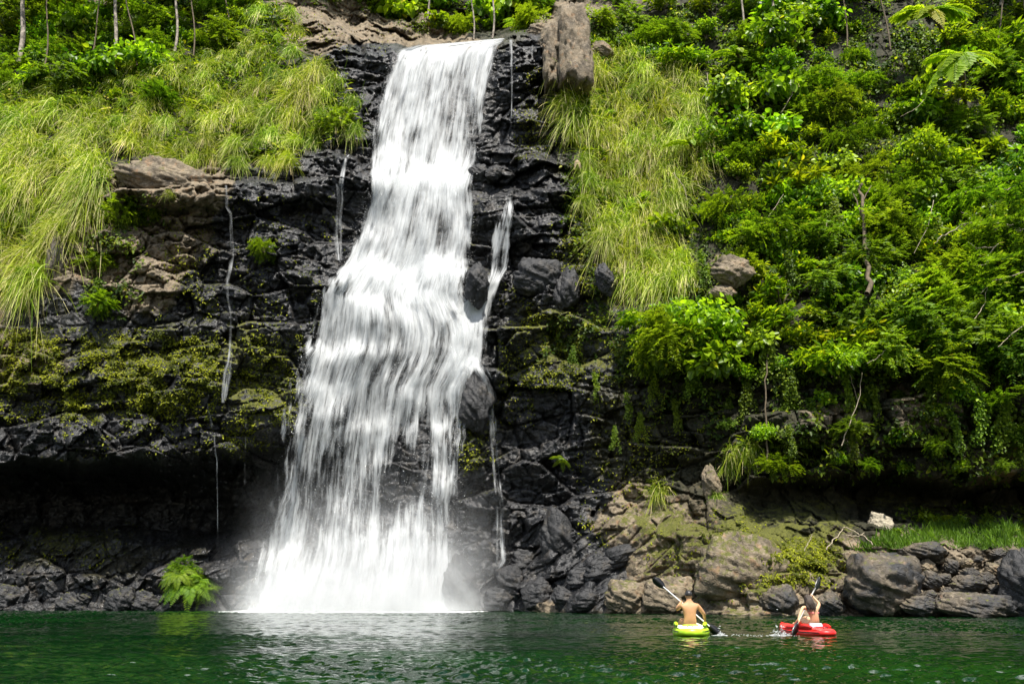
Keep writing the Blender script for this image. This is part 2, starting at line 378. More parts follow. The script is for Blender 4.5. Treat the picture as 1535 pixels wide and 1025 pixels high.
moss = np.clip(.42 * blob(100, 550, 240, 75, 4) + .5 * blob(400, 580, 70, 110, 4) + .45 * blob(720, 670, 40, 90) + .5 * blob(860, 510, 110, 60, 4) + .55 * blob(1190, 830, 110, 45, 4)
               + .40 * blob(1080, 850, 150, 75, 4) + .25 * blob(980, 800, 70, 60) + .25 * blob(980, 650, 160, 110) + .30 * blob(800, 170, 40, 100) + .25 * blob(860, 390, 60, 60) + .3 * blob(300, 400, 90, 110) + .35 * blob(90, 810, 120, 30)
               + .2 * blob(760, 500, 60, 120) + .25 * blob(450, 30, 60, 40) + .35 * blob(1330, 760, 240, 18, 4) + .4 * blob(720, 340, 20, 70), 0, 1)
soil_shade = np.clip(blob(1300, 250, 330, 330, 6) + blob(950, 250, 110, 200, 4) + blob(180, 130, 320, 120, 6) + .75 * blob(1230, 650, 330, 90, 4) + .45 * blob(1080, 780, 120, 35) + .35 * blob(960, 640, 90, 100, 4) + blob(700, 10, 130, 45, 6) + blob(1400, 770, 260, 40, 4), 0, 1)
soil_shade += .5 * blob(100, 830, 260, 40, 4)  # shade under the left overhang put into the ground tone
wet += .7 * np.exp(-((GU - 150) / 260) ** 4) * sstep(885, 905, GV)
soil_shade -= 1.2 * blob(850, 70, 36, 70, 6) + .9 * blob(1100, 415, 40, 35) + 1.0 * blob(560, 25, 140, 40, 6) + .8 * blob(1390, 610, 45, 35) + .6 * blob(1260, 620, 60, 30)
f1, f2, _, _, ca, cb = worley(Xw / .62, Zw / .46, 307)
cell = hsh(ca, cb, 9)
nr, nc = GU.shape
cl = link('cliff', mesh_np('cliff', PT.reshape(-1, 3), grid_faces(nr, nc)[:, ::-1], M['cliff'],
          {'wet': np.clip(wet, 0, 1), 'moss': moss, 'soil_shade': np.clip(soil_shade, 0, 1), 'cell': cell}))
tag(cl, kind='structure')

def samp(A, u, v):
    fu = np.interp(u, Ug, np.arange(len(Ug))); fv = np.interp(v, Vg, np.arange(len(Vg)))
    i = np.clip(fu.astype(int), 0, len(Ug) - 2); j = np.clip(fv.astype(int), 0, len(Vg) - 2); a = fu - i; b = fv - j
    return (A[j, i] * (1 - a) + A[j, i + 1] * a) * (1 - b) + (A[j + 1, i] * (1 - a) + A[j + 1, i + 1] * a) * b
YTs = blur(blur(YT, 3, 0), 3, 1)
def surf(u, v, off=0.):
    u = np.asarray(u, float); v = np.asarray(v, float)
    return at(u, v, samp(YT, u, v) - off)
NRM = np.cross(np.gradient(at(GU, GV, Ysm), axis=1), np.gradient(at(GU, GV, Ysm), axis=0)); NRM = unit(NRM)
NRM *= np.where(NRM[..., 1:2] > 0, -1, 1)
def nrm(u, v): return unit(np.stack([samp(NRM[..., k], np.asarray(u, float), np.asarray(v, float)) for k in range(3)], -1))
def px2m(v, Y): return Y / F / (cp + (v - CY) / F * sp)              # metres per photo pixel at that distance

# ------------------------------------------------------------------ plants
def clump_leaves(mb, n_clump, per, R, cr, L, W, droop, tint0=.5, flat=.0, squash=(1, 1, .8), mi=0, out=.6):
    """leaf clumps spread through a crown; every clump has its own tint so the crown mottles"""
    C = rdirs(n_clump) * (rng.random((n_clump, 1)) ** .5) * R * np.array(squash)
    C[:, 2] = np.abs(C[:, 2]) * 1.0 - .15 * R * rng.random(n_clump)
    for c in C:
        n = int(per * rng.uniform(.6, 1.4))
        d = rdirs(n); p = c + d * cr * rng.uniform(.25, 1, (n, 1)) * np.array([1, 1, .75])
        ax = d + rng.normal(size=(n, 3)) * .5 + np.array([0, 0, -droop])
        nr = d * out + np.array([0, -.35, .9]) + rng.normal(size=(n, 3)) * .35
        s = rng.uniform(.6, 1.25, n)
        t = np.clip(tint0 + rng.normal() * .22 + rng.normal(size=n) * .2 , 0, 1)
        t = np.where(rng.random(n) < .03, rng.uniform(1.1, 1.6, n), t)
        mb.leaves(p, ax, nr, L * s, W * s, t, droop=.18)
    return C
def make_round(R=1.3, nc=26, per=26, L=.30, W=.25):
    mb = MB(); C = clump_leaves(mb, nc, per, R, R * .42, L, W, .25, squash=(1, .8, .9))
    st = MB()
    for c in C[:9]: st.tube([(0, 0, -.6), c * .4 + np.array([0, 0, -.25]), c], [.045, .03, .012])
    return mb.mesh('foliage', M['round']), st.mesh('stem', M['stem'])
def make_pointed(R=1.2, nc=34):
    mb = MB(); st = MB()
    C = rdirs(nc) * (rng.random((nc, 1)) ** .5) * R * np.array([1, .8, .9]); C[:, 2] = np.abs(C[:, 2]) - .2
    for c in C:                                           # whorls of drooping pointed leaves
        n = rng.integers(11, 19); th = rng.random(n) * 6.283; el = rng.uniform(-.5, .8, n)
        d = np.stack([np.cos(th) * np.cos(el), np.sin(th) * np.cos(el), np.sin(el)], -1)
        t = np.clip(.5 + rng.normal() * .25 + rng.normal(size=n) * .18, 0, 1); t = np.where(rng.random(n) < .04, 1.4, t)
        mb.leaves(c + d * .05, d, np.array([0, -.2, 1]) + .4 * rng.normal(size=(n, 3)), rng.uniform(.26, .48, n), rng.uniform(.07, .13, n), t, droop=.28)
    for c in C[:10]: st.tube([(0, 0, -.6), c * .45 + np.array([0, 0, -.2]), c], [.04, .03, .01])
    return mb.mesh('foliage', M['pointed']), st.mesh('stem', M['stem'])
def make_fine(R=1.3, nc=46):
    """a shrub of feathery sprays: leaflets in two ranks along short arching twigs"""
    mb = MB(); st = MB()
    C = rdirs(nc) * (rng.random((nc, 1)) ** .45) * R * np.array([1, .8, .85]); C[:, 2] = np.abs(C[:, 2]) - .25
    for c in C:
        tt = .5 + rng.normal() * .25
        for q in range(4):
            d = unit(c / R + rng.normal(size=3) * .6 + np.array([0, -.3, .1])); ln = rng.uniform(.5, .95); k = 12
            s = np.linspace(.1, 1, k)[:, None]; p = c + d * s * ln + np.array([0, 0, -.35]) * s ** 2 * ln
            side = unit(np.cross(d, [0, 0, 1]) + 1e-3)
            for sg in (-1, 1):
                ax = side * sg + d * .5 + rng.normal(size=(k, 3)) * .2
                t = np.clip(tt + rng.normal(size=k) * .18, 0, 1); t = np.where(rng.random(k) < .03, 1.3, t)
                mb.leaves(p, ax, np.array([0, -.2, 1]) + .3 * rng.normal(size=(k, 3)), rng.uniform(.11, .2, k), rng.uniform(.045, .08, k), t)
    for c in C[:12]: st.tube([(0, 0, -.6), c * .45 + np.array([0, 0, -.2]), c], [.035, .022, .008])
    return mb.mesh('foliage', M['fine']), st.mesh('stem', M['stem'])
def frond(mb, p0, az, ln, rise, fall, wid, t0, pin=22, width=.13):
    k = pin; s = np.linspace(0, 1, k)
    d = np.array([math.cos(az), math.sin(az), 0.])
    pts = np.array(p0)[None] + d[None] * (s * ln)[:, None] * (1 - .12 * s[:, None]) + np.array([0, 0, 1.])[None] * (rise * s - fall * s ** 2)[:, None] * ln
    mb.tube(pts[::3], np.linspace(.03, .008, len(pts[::3])) * ln / 1.8, 4, .35)
    tg = unit(np.gradient(pts, axis=0)); side = unit(np.cross(tg, [0, 0, 1]))
    up = np.cross(side, tg)
    prof = wid * ln * np.sin(np.pi * np.clip(s * .93 + .10, 0, 1)) ** .8
    for sg in (-1, 1):
        ax = side * sg + tg * .55 - up * .18 + rng.normal(size=(k, 3)) * .06
        t = np.clip(t0 + rng.normal(size=k) * .12, 0, 1.0)
        if t0 > 1: t = np.full(k, t0)
        mb.leaves(pts[1:], ax[1:], up[1:] + rng.normal(size=(k - 1, 3)) * .1, prof[1:] * rng.uniform(.85, 1.1, k - 1), width * ln / 1.8, t[1:], droop=.12)
def make_fern(n=13, ln=1.3, rise=.75, fall=.95, wid=.2, pin=20, width=.085):
    mb = MB()
    for i in range(n):
        frond(mb, (0, 0, 0), i * 6.283 / n + rng.uniform(-.25, .25), ln * rng.uniform(.75, 1.15), rise * rng.uniform(.6, 1.25), fall * rng.uniform(.8, 1.2), wid, rng.uniform(.3, .95), pin, width)
    return mb.mesh('fronds', M['fern'])
def make_tussock(n=420, ln=1.7, straw=.25, hang=1.0):
    """fine arching blades that fall forward (-y) and down; some go straw, most only at the tip"""
    mb = MB(); k = 6; s = np.linspace(0, 1, k)
    az = rng.normal(-math.pi / 2, 1.0, n) + rng.normal() * .3; L = ln * rng.gamma(4.5, 1 / 5.8, n).clip(.25, 1.5)
    el = rng.uniform(-.2, 1.3, n)
    base = np.stack([rng.normal(0, .42, n), rng.normal(0, .18, n), rng.normal(0, .28, n)], -1)
    d0 = np.stack([np.cos(az) * np.cos(el), np.sin(az) * np.cos(el), np.sin(el)], -1) + rng.normal(size=(n, 3)) * .12
    g = rng.uniform(.35, 1.25, n) * hang
    p = base[:, None] + d0[:, None] * (s[None, :, None] * L[:, None, None]) * np.array([.62, .7, .9]) - np.array([0, 0, 1.])[None, None] * (g[:, None] * s[None] ** 1.9 * L[:, None])[..., None]
    p += rng.normal(size=(n, 1, 3)) * .16 * (s ** 2)[None, :, None]
    tg = np.gradient(p, axis=1); sd = unit(np.cross(tg, rng.normal(size=(n, 1, 3)) * .6 + np.array([0, -1, .2])))
    wd = rng.uniform(.011, .026, n)[:, None] * (1 - s[None] ** 2 * .85)
    v = np.stack([p - sd * wd[..., None], p + sd * wd[..., None]], 2)
    idx = np.arange(n * k * 2).reshape(n, k, 2)
    f = np.stack([idx[:, :-1, 0], idx[:, :-1, 1], idx[:, 1:, 1], idx[:, 1:, 0]], -1).reshape(-1, 4)
    r = rng.random(n); t = np.clip(rng.normal(.42, .27, n)[:, None] + .3 * s[None] - .1, 0, 1)
    t = np.where((r < straw)[:, None], .5 + 1.2 * s[None] ** .7 * rng.uniform(.6, 1.1, n)[:, None], t)
    t = np.where(((r > straw) & (r < straw + .35))[:, None], np.clip(t + s[None] ** 2.5 * 1.1, 0, 1.65), t)
    mb.add(v.reshape(-1, 3), f, np.repeat(t.reshape(-1), 2))
    return mb.mesh('grass_tussock', M['grass'])
def make_vine(ln=2.4):
    mb = MB()
    for q in range(5):
        k = 34; s = np.linspace(0, 1, k); a = rng.normal(0, .35, 2)
        p = np.stack([a[0] * s + .08 * np.sin(s * 9 + q), -.25 - .2 * np.sin(s * 3) + a[1] * .2, -s * ln * rng.uniform(.5, 1.1)], -1)
        mb.tube(p[::3], .012, 3, .1)
        for w_ in range(3):
            mb.leaves(p + rng.normal(size=(k, 3)) * .09, rng.normal(size=(k, 3)) * .6 + np.array([0, -.5, -.6]), np.array([0, -1, .6]) + rng.normal(size=(k, 3)) * .4, rng.uniform(.12, .24, k), rng.uniform(.08, .15, k), np.clip(rng.normal(.55, .25, k), 0, 1))
    return mb.mesh('hanging_vine', M['cover'])

P_round = [make_round(1.2, 30, 40, .19, .15), make_round(1.3, 20, 15, .46, .36)] + [make_round(R, nc, per, L, W) for R, nc, per, L, W in ((1.25, 24, 24, .30, .25), (1.35, 28, 26, .26, .21), (1.1, 18, 24, .34, .28))]
P_point = [make_round(1.15, 26, 28, .24, .13)] + [make_pointed(R, n) for R, n in ((1.2, 34), (1.3, 42), (1.05, 26))]
P_fine = [make_fine(R, n) for R, n in ((1.3, 46), (1.15, 38), (1.4, 54))]
P_fern = [make_fern(22, 1.3, .8, 1.0, .2, 24, .055), make_fern(14, 1.5, .6, .9, .22, 24, .06), make_fern(24, 1.1, .9, 1.2, .2, 22, .05)]
P_grass = [make_tussock(460, 1.8, .20), make_tussock(520, 2.1, .30), make_tussock(420, 1.5, .08), make_tussock(480, 2.5, .46, 1.15), make_tussock(440, 1.9, .24, 1.1)]
P_vine = [make_vine(), make_vine(3.0)]

def place(name, me, u, v, size, off=.3, label=None, cat=None, group=None, tilt=.35, yaw=None, parent=None, squash=1.):
    loc = surf(u, v, off)
    o = link(name, me, None, loc, (rng.uniform(.5, 1.2) * tilt, rng.normal() * tilt * .4, rng.uniform(-3.1, 3.1) if yaw is None else yaw), (size * rng.uniform(.9, 1.1), size * rng.uniform(.9, 1.1), size * rng.uniform(.85, 1.1) * squash))
    return tag(o, label, cat, group)
def shrub(kind, u, v, size, label, group=None, off=.35, big=False, tilt=.35):
    fo, st = random.choice({'round': P_round, 'pointed': P_point, 'fine': P_fine}[kind])
    loc = surf(u, v, off)
    rt = (rng.uniform(.4, 1.1) * tilt, rng.normal() * .12, rng.uniform(-3.1, 3.1))
    sc_ = (size * rng.uniform(.9, 1.15), size * rng.uniform(.9, 1.1), size * rng.uniform(.85, 1.1))
    if big:
        e = bpy.data.objects.new('leafy_shrub', None); COL.objects.link(e); e.location = loc; e.rotation_euler = rt; e.scale = sc_
        link('foliage', fo, e); link('stem', st, e); o = e
    else:
        o = link('leafy_shrub', fo, None, loc, rt, sc_)
    return tag(o, label, 'shrub', group)

BANK = [('round', 1392, 782, .42, 'low leafy weed at the back of the bank grass, leftmost of a row'), ('pointed', 1418, 780, .4, 'leafy weed at the back of the bank grass, second of a row'), ('round', 1440, 784, .34, 'short leafy weed at the back of the bank grass, third of a row'), ('fine', 1480, 782, .36, 'spiky yellow-green weed at the back of the bank grass'), ('round', 1345, 800, .3, 'leafy weed growing against the pale tilted slab')]
def scatter(poly, n, dmin, taken=None):
    us = [p[0] for p in poly]; vs = [p[1] for p in poly]; pts = []; taken = taken if taken is not None else []
    for _ in range(n * 40):
        if len(pts) >= n: break
        u = rng.uniform(min(us), max(us)); v = rng.uniform(min(vs), max(vs))
        if not bool(inpoly(np.array([u]), np.array([v]), poly)[0]): continue
        if any((u - a) ** 2 + (v - b) ** 2 < dmin * dmin for a, b in taken): continue
        pts.append((u, v)); taken.append((u, v))
    return pts

# --- shrubs one can single out in the photograph: kind, column, row, size, label
NAMED = [
 ('round', 1000, 352, 1.15, 'round glossy-leaved shrub at the lower right end of the bright grass slope'),
 ('round', 1195, 72, .85, 'pale round-leaved shrub just right of the two thin trunks at the top'),
 ('round', 1120, 195, 1.0, 'light green round-leaved shrub, upper of two hanging in line right of the grass slope'),
 ('round', 1108, 262, .8, 'light green round-leaved shrub, lower of two hanging in line right of the grass slope'),
 ('round', 1355, 232, 1.05, 'dark round-leaved shrub below the tiered fronds of the tree fern'),
 ('round', 1285, 428, 1.15, 'round-leaved shrub directly below the mossy standing dead trunk'),
 ('round', 1110, 560, .7, 'small fresh-leaved shrub at the foot of the green slope beside the thin upright stem'),
 ('pointed', 1165, 445, 1.25, 'bright yellow-green shrub right of the bare brown boulder on the slope'),
 ('pointed', 1020, 475, 1.2, 'bushy bright shrub right under the straw-tipped grass end of the slope'),
 ('pointed', 1190, 235, 1.05, 'yellow-green pointed-leaf shrub in the middle of the right slope'),
 ('round', 1060, 50, 1.0, 'leafy bright shrub above the single broad frond right of the brown pillar'),
 ('pointed', 1230, 90, .75, 'small yellow-leaved shrub beside the pale round-leaved one near the top'),
 ('pointed', 1300, 165, .7, 'small yellow-green shrub on the dark bare patch left of the tree fern'),
 ('pointed', 1475, 110, .95, 'large-leaved green shrub just right of the tiered tree fern fronds'),
 ('round', 1440, 590, .95, 'flat-topped leafy shrub jutting out above the pale bare rock under the slope'),
 ('round', 1350, 655, .5, 'tiny leafy shrub on the dark rock face under the pale bare rock'),
 ('round', 222, 322, .75, 'bright leafy shrub growing below the long brown ledge boulder'),
 ('fine', 180, 318, .8, 'greyish feathery shrub left of the leafy one below the brown ledge boulder'),
 ('fine', 150, 455, .85, 'leafy shrub hanging at the tip of the left grass curtain'),
 ('fine', 155, 395, .8, 'dark green shrub at the inner edge of the left grass curtain'),
 ('round', 55, 88, .95, 'dark round-leaved shrub between the two pale trunks at the upper left'),
 ('fine', 505, 185, 1.2, 'dark grassy shrub in the corner beside the top left edge of the falls'),
 ('pointed', 10, 345, .6, 'small bright shrub at the left frame edge in the hanging grass'),
 ('fine', 395, 372, .55, 'small bright shrub on the black rock left of the middle falls'),
 ('fine', 1340, 300, 1.3, 'broad feathery shrub in the middle of the right slope right of the dead trunk'),
 ('fine', 1290, 265, 1.15, 'yellowish feathery shrub above the dead trunk'),
 ('fine', 1420, 270, 1.3, 'feathery shrub under the long bare branch on the right slope'),
 ('pointed', 1330, 470, .9, 'yellow-green shrub right of the round-leaved one under the dead trunk'),
 ('pointed', 1390, 430, .9, 'bright shrub under the tangle of bare twigs on the right slope'),
 ('fine', 272, 852, .62, 'yellow-green bush rising above the ferns at the left foot of the falls'),
 ('fine', 312, 868, .5, 'smaller yellow-green bush on the falls side of the ferns at the waterline'),
 ('fine', 945, 30, 1.0, 'loose feathery shrub directly right of the top of the brown pillar'),
]
taken_sh = []
for k, u, v, s, lab in NAMED:
    shrub(k, u, v, s, lab, None, .55, True); taken_sh.append((u, v))
for k, u, v, s, lab in BANK: shrub(k, u, v, s, lab, None, .2)
# --- the rest of the green slope, by place
ZONES = [
 ([(1060, 290), (1135, 290), (1140, 440), (1070, 380)], 9, 30, ('fine', 'pointed'), (.6, .9), 'green shrub between the straw-tipped grass slope and the bare brown boulder', 'shrubs round the bare brown boulder'),
 ([(1050, 0), (1300, -10), (1300, 130), (1060, 150)], 24, 34, ('round', 'fine', 'pointed'), (.7, 1.1), 'mixed green shrub on the top of the right slope between pillar and tree fern', 'shrubs on the top of the right slope'),
 ([(1440, -10), (1600, -10), (1600, 250), (1400, 250)], 26, 34, ('pointed', 'fine', 'round'), (.7, 1.1), 'green shrub on the shaded slope right of the tree fern', 'shrubs right of the tree fern'),
 ([(1070, 150), (1400, 135), (1400, 300), (1060, 300)], 40, 33, ('fine', 'pointed', 'round', 'round'), (.7, 1.15), 'green shrub in the dense middle of the right slope above the dead trunk', 'shrubs in the middle of the right slope'),
 ([(1130, 300), (1400, 300), (1400, 420), (1150, 420)], 26, 34, ('fine', 'round', 'pointed'), (.7, 1.1), 'feathery shrub around the standing dead trunk on the right slope', 'shrubs around the dead trunk'),
 ([(1400, 250), (1610, 250), (1610, 560), (1400, 560)], 46, 34, ('fine', 'round', 'pointed'), (.75, 1.2), 'fine-leaved shrub among bare branches along the right frame edge', 'shrubs among the bare branches'),
 ([(930, 465), (1400, 430), (1400, 540), (1150, 555), (960, 545)], 46, 32, ('pointed', 'round', 'pointed', 'fine'), (.65, 1.1), 'bright bushy shrub along the lower edge of the green slope', 'shrubs along the lower edge of the slope'),
 ([(1010, 555), (1600, 560), (1600, 715), (1150, 700)], 24, 46, ('fine', 'round', 'fine'), (.25, .5), 'small shrub on the shaded rock face above the right overhang', 'small shrubs above the right overhang'),
 ([(-60, -40), (420, -60), (360, 60), (220, 100), (-60, 140)], 62, 27, ('round', 'fine', 'pointed', 'fine'), (.7, 1.1), 'dark green shrub among the pale trunks at the upper left', 'shrubs among the upper left trunks'),
 ([(440, -30), (830, -30), (800, 35), (740, 52), (660, 45), (560, 10)], 26, 28, ('round', 'fine', 'round'), (.75, 1.2), 'bright green shrub on the stream bank behind the lip of the falls', 'shrubs behind the lip of the falls'),
 ([(-60, 90), (220, 80), (240, 150), (-60, 185)], 14, 36, ('fine', 'pointed', 'round'), (.4, .62), 'leafy shrub growing among the grass of the upper left slope', 'shrubs in the upper left grass'),
 ([(-60, 200), (160, 200), (150, 330), (60, 420), (-60, 430)], 6, 50, ('round', 'pointed'), (.25, .4), 'small leafy shrub showing through the hanging grass curtain', 'shrubs in the hanging grass'),
 ([(860, 110), (1050, 100), (1050, 300), (1000, 420), (880, 330)], 6, 60, ('round', 'pointed'), (.26, .42), 'small leafy shrub among the bright grass right of the falls', 'shrubs in the right grass'),
 ([(900, 0), (1060, 0), (1060, 90), (960, 90), (890, 70)], 14, 32, ('fine', 'pointed'), (.6, .95), 'green shrub on the dark bank right of the brown pillar', 'shrubs right of the brown pillar'),
]
for poly, n, dm, kinds, (s0, s1), lab, grp in ZONES:
    for i, (u, v) in enumerate(scatter(poly, n, dm, taken_sh)):
        shrub(kinds[i % len(kinds)], u, v, rng.uniform(s0, s1) * (1.45 if i % 3 == 0 else 1.08) * (1.03 if v < 560 else 1), lab, grp, (1.3 if i % 3 == 0 else rng.uniform(.2, .7)))
# --- grass tussocks
GZ = [
 ([(210, 95), (390, 60), (430, 100), (330, 165), (200, 150)], 14, 26, (2, 0), (.7, .95), 'green grass tussock on the bare earth between upper left trees and brown top rocks', 'tussocks between trees and brown rocks'),
 ([(-60, 160), (170, 170), (165, 280), (120, 320), (105, 370), (45, 430), (-60, 440)], 50, 24, (0, 1, 3, 2, 3), (.6, 1.35), 'straw-tipped grass tussock in the curtain hanging over the left cliff', 'tussocks of the hanging grass curtain'),
 ([(-60, 120), (100, 130), (240, 85), (320, 85), (330, 175), (-60, 178)], 40, 28, (0, 2, 2, 1), (.55, .85), 'green grass tussock on the slope below the upper left trees', 'tussocks below the upper left trees'),
 ([(170, 175), (330, 165), (420, 100), (480, 85), (470, 200), (430, 245), (330, 245), (180, 232)], 52, 26, (0, 1, 4, 3), (.6, .95), 'yellow-green grass tussock on the ledge above the long brown boulder and black rock', 'tussocks on the left ledge'),
 ([(480, 90), (530, 150), (535, 195), (470, 215)], 10, 28, (2, 0), (.7, .95), 'darker grass tussock beside the left edge of the upper falls', 'tussocks beside the upper falls'),
 ([(395, 10), (440, 20), (460, 70), (400, 95), (360, 60)], 9, 26, (2, 4, 0), (.6, .9), 'grass tussock on the brown rocks at the top left of the falls', 'tussocks on the brown top rocks'),
 ([(850, 95), (960, 80), (1055, 130), (1050, 205), (850, 205)], 36, 26, (0, 1, 3), (.75, 1.1), 'long grass tussock high on the slope just below the brown pillar', 'tussocks below the brown pillar'),
 ([(900, 205), (1060, 205), (1040, 285), (990, 330), (880, 330), (860, 280)], 34, 26, (0, 3, 1, 4), (.7, 1.05), 'yellow-green grass tussock on the middle of the slope right of the black ledges', 'tussocks right of the black ledges'),
 ([(890, 330), (985, 335), (1040, 420), (1010, 450), (930, 430)], 22, 24, (1, 3, 4), (.75, 1.1), 'straw-tipped grass tussock at the low point of the right grass slope', 'tussocks at the low end of the right grass'),
 ([(1085, 655), (1140, 655), (1140, 700), (1090, 700)], 5, 20, (2, 2), (.45, .7), 'long grass tussock hanging over the brown outcrop on the right bank', 'tussocks over the brown outcrop'),
]
taken_g = [(a, b) for a, b in taken_sh]
for poly, n, dm, pr, (s0, s1), lab, grp in GZ:
    for i, (u, v) in enumerate(scatter(poly, n, dm, [] if dm < 20 else None)):
        o = place('grass_tussock', P_grass[pr[i % len(pr)]], u, v, rng.uniform(s0, s1), .35, lab, 'grass tussock', grp, .15, rng.normal() * .5)
for u, v, s, lab in ((990, 735, .75, 'bright grass tussock on the left shoulder of the brown outcrop'), (1075, 745, .45, 'low grass tuft in the middle of the brown outcrop'), (365, 25, .9, 'yellow grass tussock draped over the rock at the top left corner of the brown rocks'), (252, 290, .35, 'small green tuft on the front of the long brown boulder')):
    place('grass_tussock', P_grass[2], u, v, s, .15, lab, 'grass tussock', None, .1, 0)
# --- ferns
for u, v, s, me, lab in ((285, 880, 1.45, 0, 'big yellow-green fern on the dark rocks at the left foot of the falls'), (842, 690, .55, 1, 'small fern on the black rock wall right of the falls'),
                         (780, 38, 1.3, 1, 'dark palm-like fern on the bank behind the lip of the falls'), (870, 120, .6, 1, 'small fern at the foot of the brown pillar'), (835, 155, .6, 0, 'thin fern on the dark rock beside the upper falls')):
    o = link('fern', P_fern[me], None, surf(u, v, .4), (.5, 0, rng.uniform(0, 6)), s); tag(o, lab, 'fern')
for i, (u, v) in enumerate(((268, 862), (300, 872), (310, 890))):
    tag(link('fern', P_fern[2 if i else 0], None, surf(u, v, 1.0), (.7, 0, i * 2.), .95), ('upper', 'middle', 'lower')[i] + ' fern of three clustered round the big fern at the left foot of the falls', 'fern')
# broad single-stemmed tree fern at the upper right: trunk, and fronds each a part
def tree_fern(name, base_uv, trunk_top, fr, label, off=3.2):
    b = surf(*base_uv, .2); e = bpy.data.objects.new(name, None); COL.objects.link(e); e.location = b
    top = at(trunk_top[0], trunk_top[1], surf(*base_uv, off)[1]) - b
    tb = MB(); tb.tube([(0, 0, -.5), top * .5 + np.array([.1, 0, 0]), top], [.14, .12, .1], 8); link('trunk', tb.mesh('trunk', M['stem']), e)
    for az, ln, ri, fa, wd, t in fr:
        ln *= 1.02; t = t if t > 1.2 else t * .75
        mb = MB(); frond(mb, top, az, ln, ri, fa, wd, t, 22, .19); link('frond', mb.mesh('frond', M['fern']), e)
    return tag(e, label, 'tree fern')
tree_fern('tree_fern', (1425, 70), (1395, 20), [(3.3, 3.6, .25, .5, .30, .95), (2.9, 3.0, .5, .6, .30, .85), (-1.75, 2.1, .1, 1.3, .28, 1.35), (-.3, 3.2, .25, .5, .30, .85), (.1, 2.8, .5, .7, .30, .9), (-2.4, 2.8, .15, .75, .32, .95), (1.6, 2, .9, .5, .28, .5), (-2.9, 3.2, .1, .65, .30, 1.0), (-.9, 2.8, .15, .8, .32, .9)], 'tall tree fern spreading broad pale fronds at the upper right, one frond brown')
tree_fern('tree_fern', (1445, 150), (1440, 85), [(3.2, 3.0, .3, .5, .32, .95), (-2.6, 2.8, .0, .7, .34, 1.0), (-1.9, 2.4, .0, .9, .34, .9), (-.5, 2.6, .2, .7, .32, .8), (2.5, 2.0, .7, .6, .3, .6), (-2.95, 3.4, -.2, .8, .32, 1.0), (-1.1, 2.4, -.1, .8, .34, .95), (-2.3, 3.2, -.35, .7, .32, .95)], 'lower tree fern with tiered fronds in front of the dark bank at the upper right')
for u, v, az, ln, lab in ((1105, 92, 3.1, 2.6, 'single broad frond plant spreading left of the thin trunks'), (1035, 228, 3.3, 2.2, 'young frond plant with bright yellow leaf in the grass slope'), (1140, 190, 3.0, 1.5, 'small frond plant among the round-leaved shrubs'), (960, 322, 2.6, 1.5, 'yellow frond plant in the grass left of the glossy round shrub')):
    tree_fern('frond_plant', (u, v), (u, v - 12), [(az, ln, .35, .55, .22, 1.0), (az - 2.9, ln * .7, .5, .7, .22, .85), (az + 1, ln * .6, .6, .8, .2, .7), (-1.57, ln * .6, .4, 1.0, .2, .8)], lab, 1.0)
# --- hanging vines
for i, (u, v, s, lab) in enumerate(((1085, 300, 1., 'vine'), (1185, 560, .9, ''), (1048, 380, .9, ''), (860, 520, .6, ''), (150, 420, .9, ''), (1150, 500, 1.1, ''), (1260, 560, .8, ''), (980, 560, .7, ''), (940, 590, .6, ''), (1500, 600, 1., ''), (1380, 560, .8, ''), (1090, 600, .7, ''), (1300, 580, .8, ''), (1040, 540, .8, ''), (1010, 600, .7, ''), (1120, 570, .9, ''), (1210, 600, .9, ''), (1340, 590, .9, ''), (1420, 620, .8, ''), (1460, 590, 1., ''), (1180, 640, .6, ''), (960, 620, .6, ''), (1270, 640, .7, ''), (1530, 630, .9, ''), (890, 560, .6, ''), (920, 640, .5, ''), (1180, 380, 1., ''), (1250, 300, .9, ''), (1100, 330, .9, ''), (1400, 330, 1., ''), (1470, 300, .9, ''))):
    tag(link('hanging_vine', P_vine[i % 2], None, surf(u, v, .5 if v > 450 else 1.5), (0, 0, rng.uniform(-.4, .4)), s), 'leafy vine hanging down the face of the cliff', 'vine', 'vines hanging down the cliff')

shade_trees = []
# --- trees: pale trunks at the top, crowns above
def tree(u0, v0, u1, v1, r, lab, crown=2.6, off=.6, leaf='round', dark=False):
    b = surf(u0, v0, off); Yb = b[1]; t = at(u1, v1, Yb) ; e = bpy.data.objects.new('tree', None); COL.objects.link(e); e.location = b
    d = t - b; s = np.linspace(0, 1, 9)[:, None]
    top = d * 1.18
    pts = s * top + np.stack([.12 * np.sin(s[:, 0] * 7), .1 * np.sin(s[:, 0] * 5), 0 * s[:, 0]], -1)
    mb = MB(); mb.tube(pts, np.linspace(r, r * .6, 9), 8)
    for q in range(6):
        dd = rdirs(1)[0]; dd[2] = abs(dd[2]) + .4
        mb.tube([pts[-1 - q % 3], pts[-1] + dd * crown * .4, pts[-1] + dd * crown * .8], [r * .5, r * .3, r * .12], 5)
    link('trunk', mb.mesh('trunk', M['stem' if dark else 'bark']), e)
    cb = MB(); C = clump_leaves(cb, 44 if dark else 26, 28, crown, crown * .4, .3, .2, .3, .45, squash=(1, 1, .7)); me = cb.mesh('crown', M[leaf])
    link('crown', me, e, tuple(top + np.array([0, 0, crown * .35])))
    return tag(e, lab, 'tree')
for i, (u, v, c_) in enumerate(((-20, 100, 3.4), (66, 105, 3.3), (130, 108, 3.4), (205, 98, 3.3), (290, 84, 3.3), (345, 60, 3.0))):  # slim trees added so their crowns shade the upper left bank
    shade_trees.append((u, v, c_))
tree(27, 95, 39, -25, .20, 'slender pale-barked tree at the far upper left with patchy bark')
tree(168, 108, 177, -30, .15, 'thin pale-barked tree above the left grass slope, second from the left')
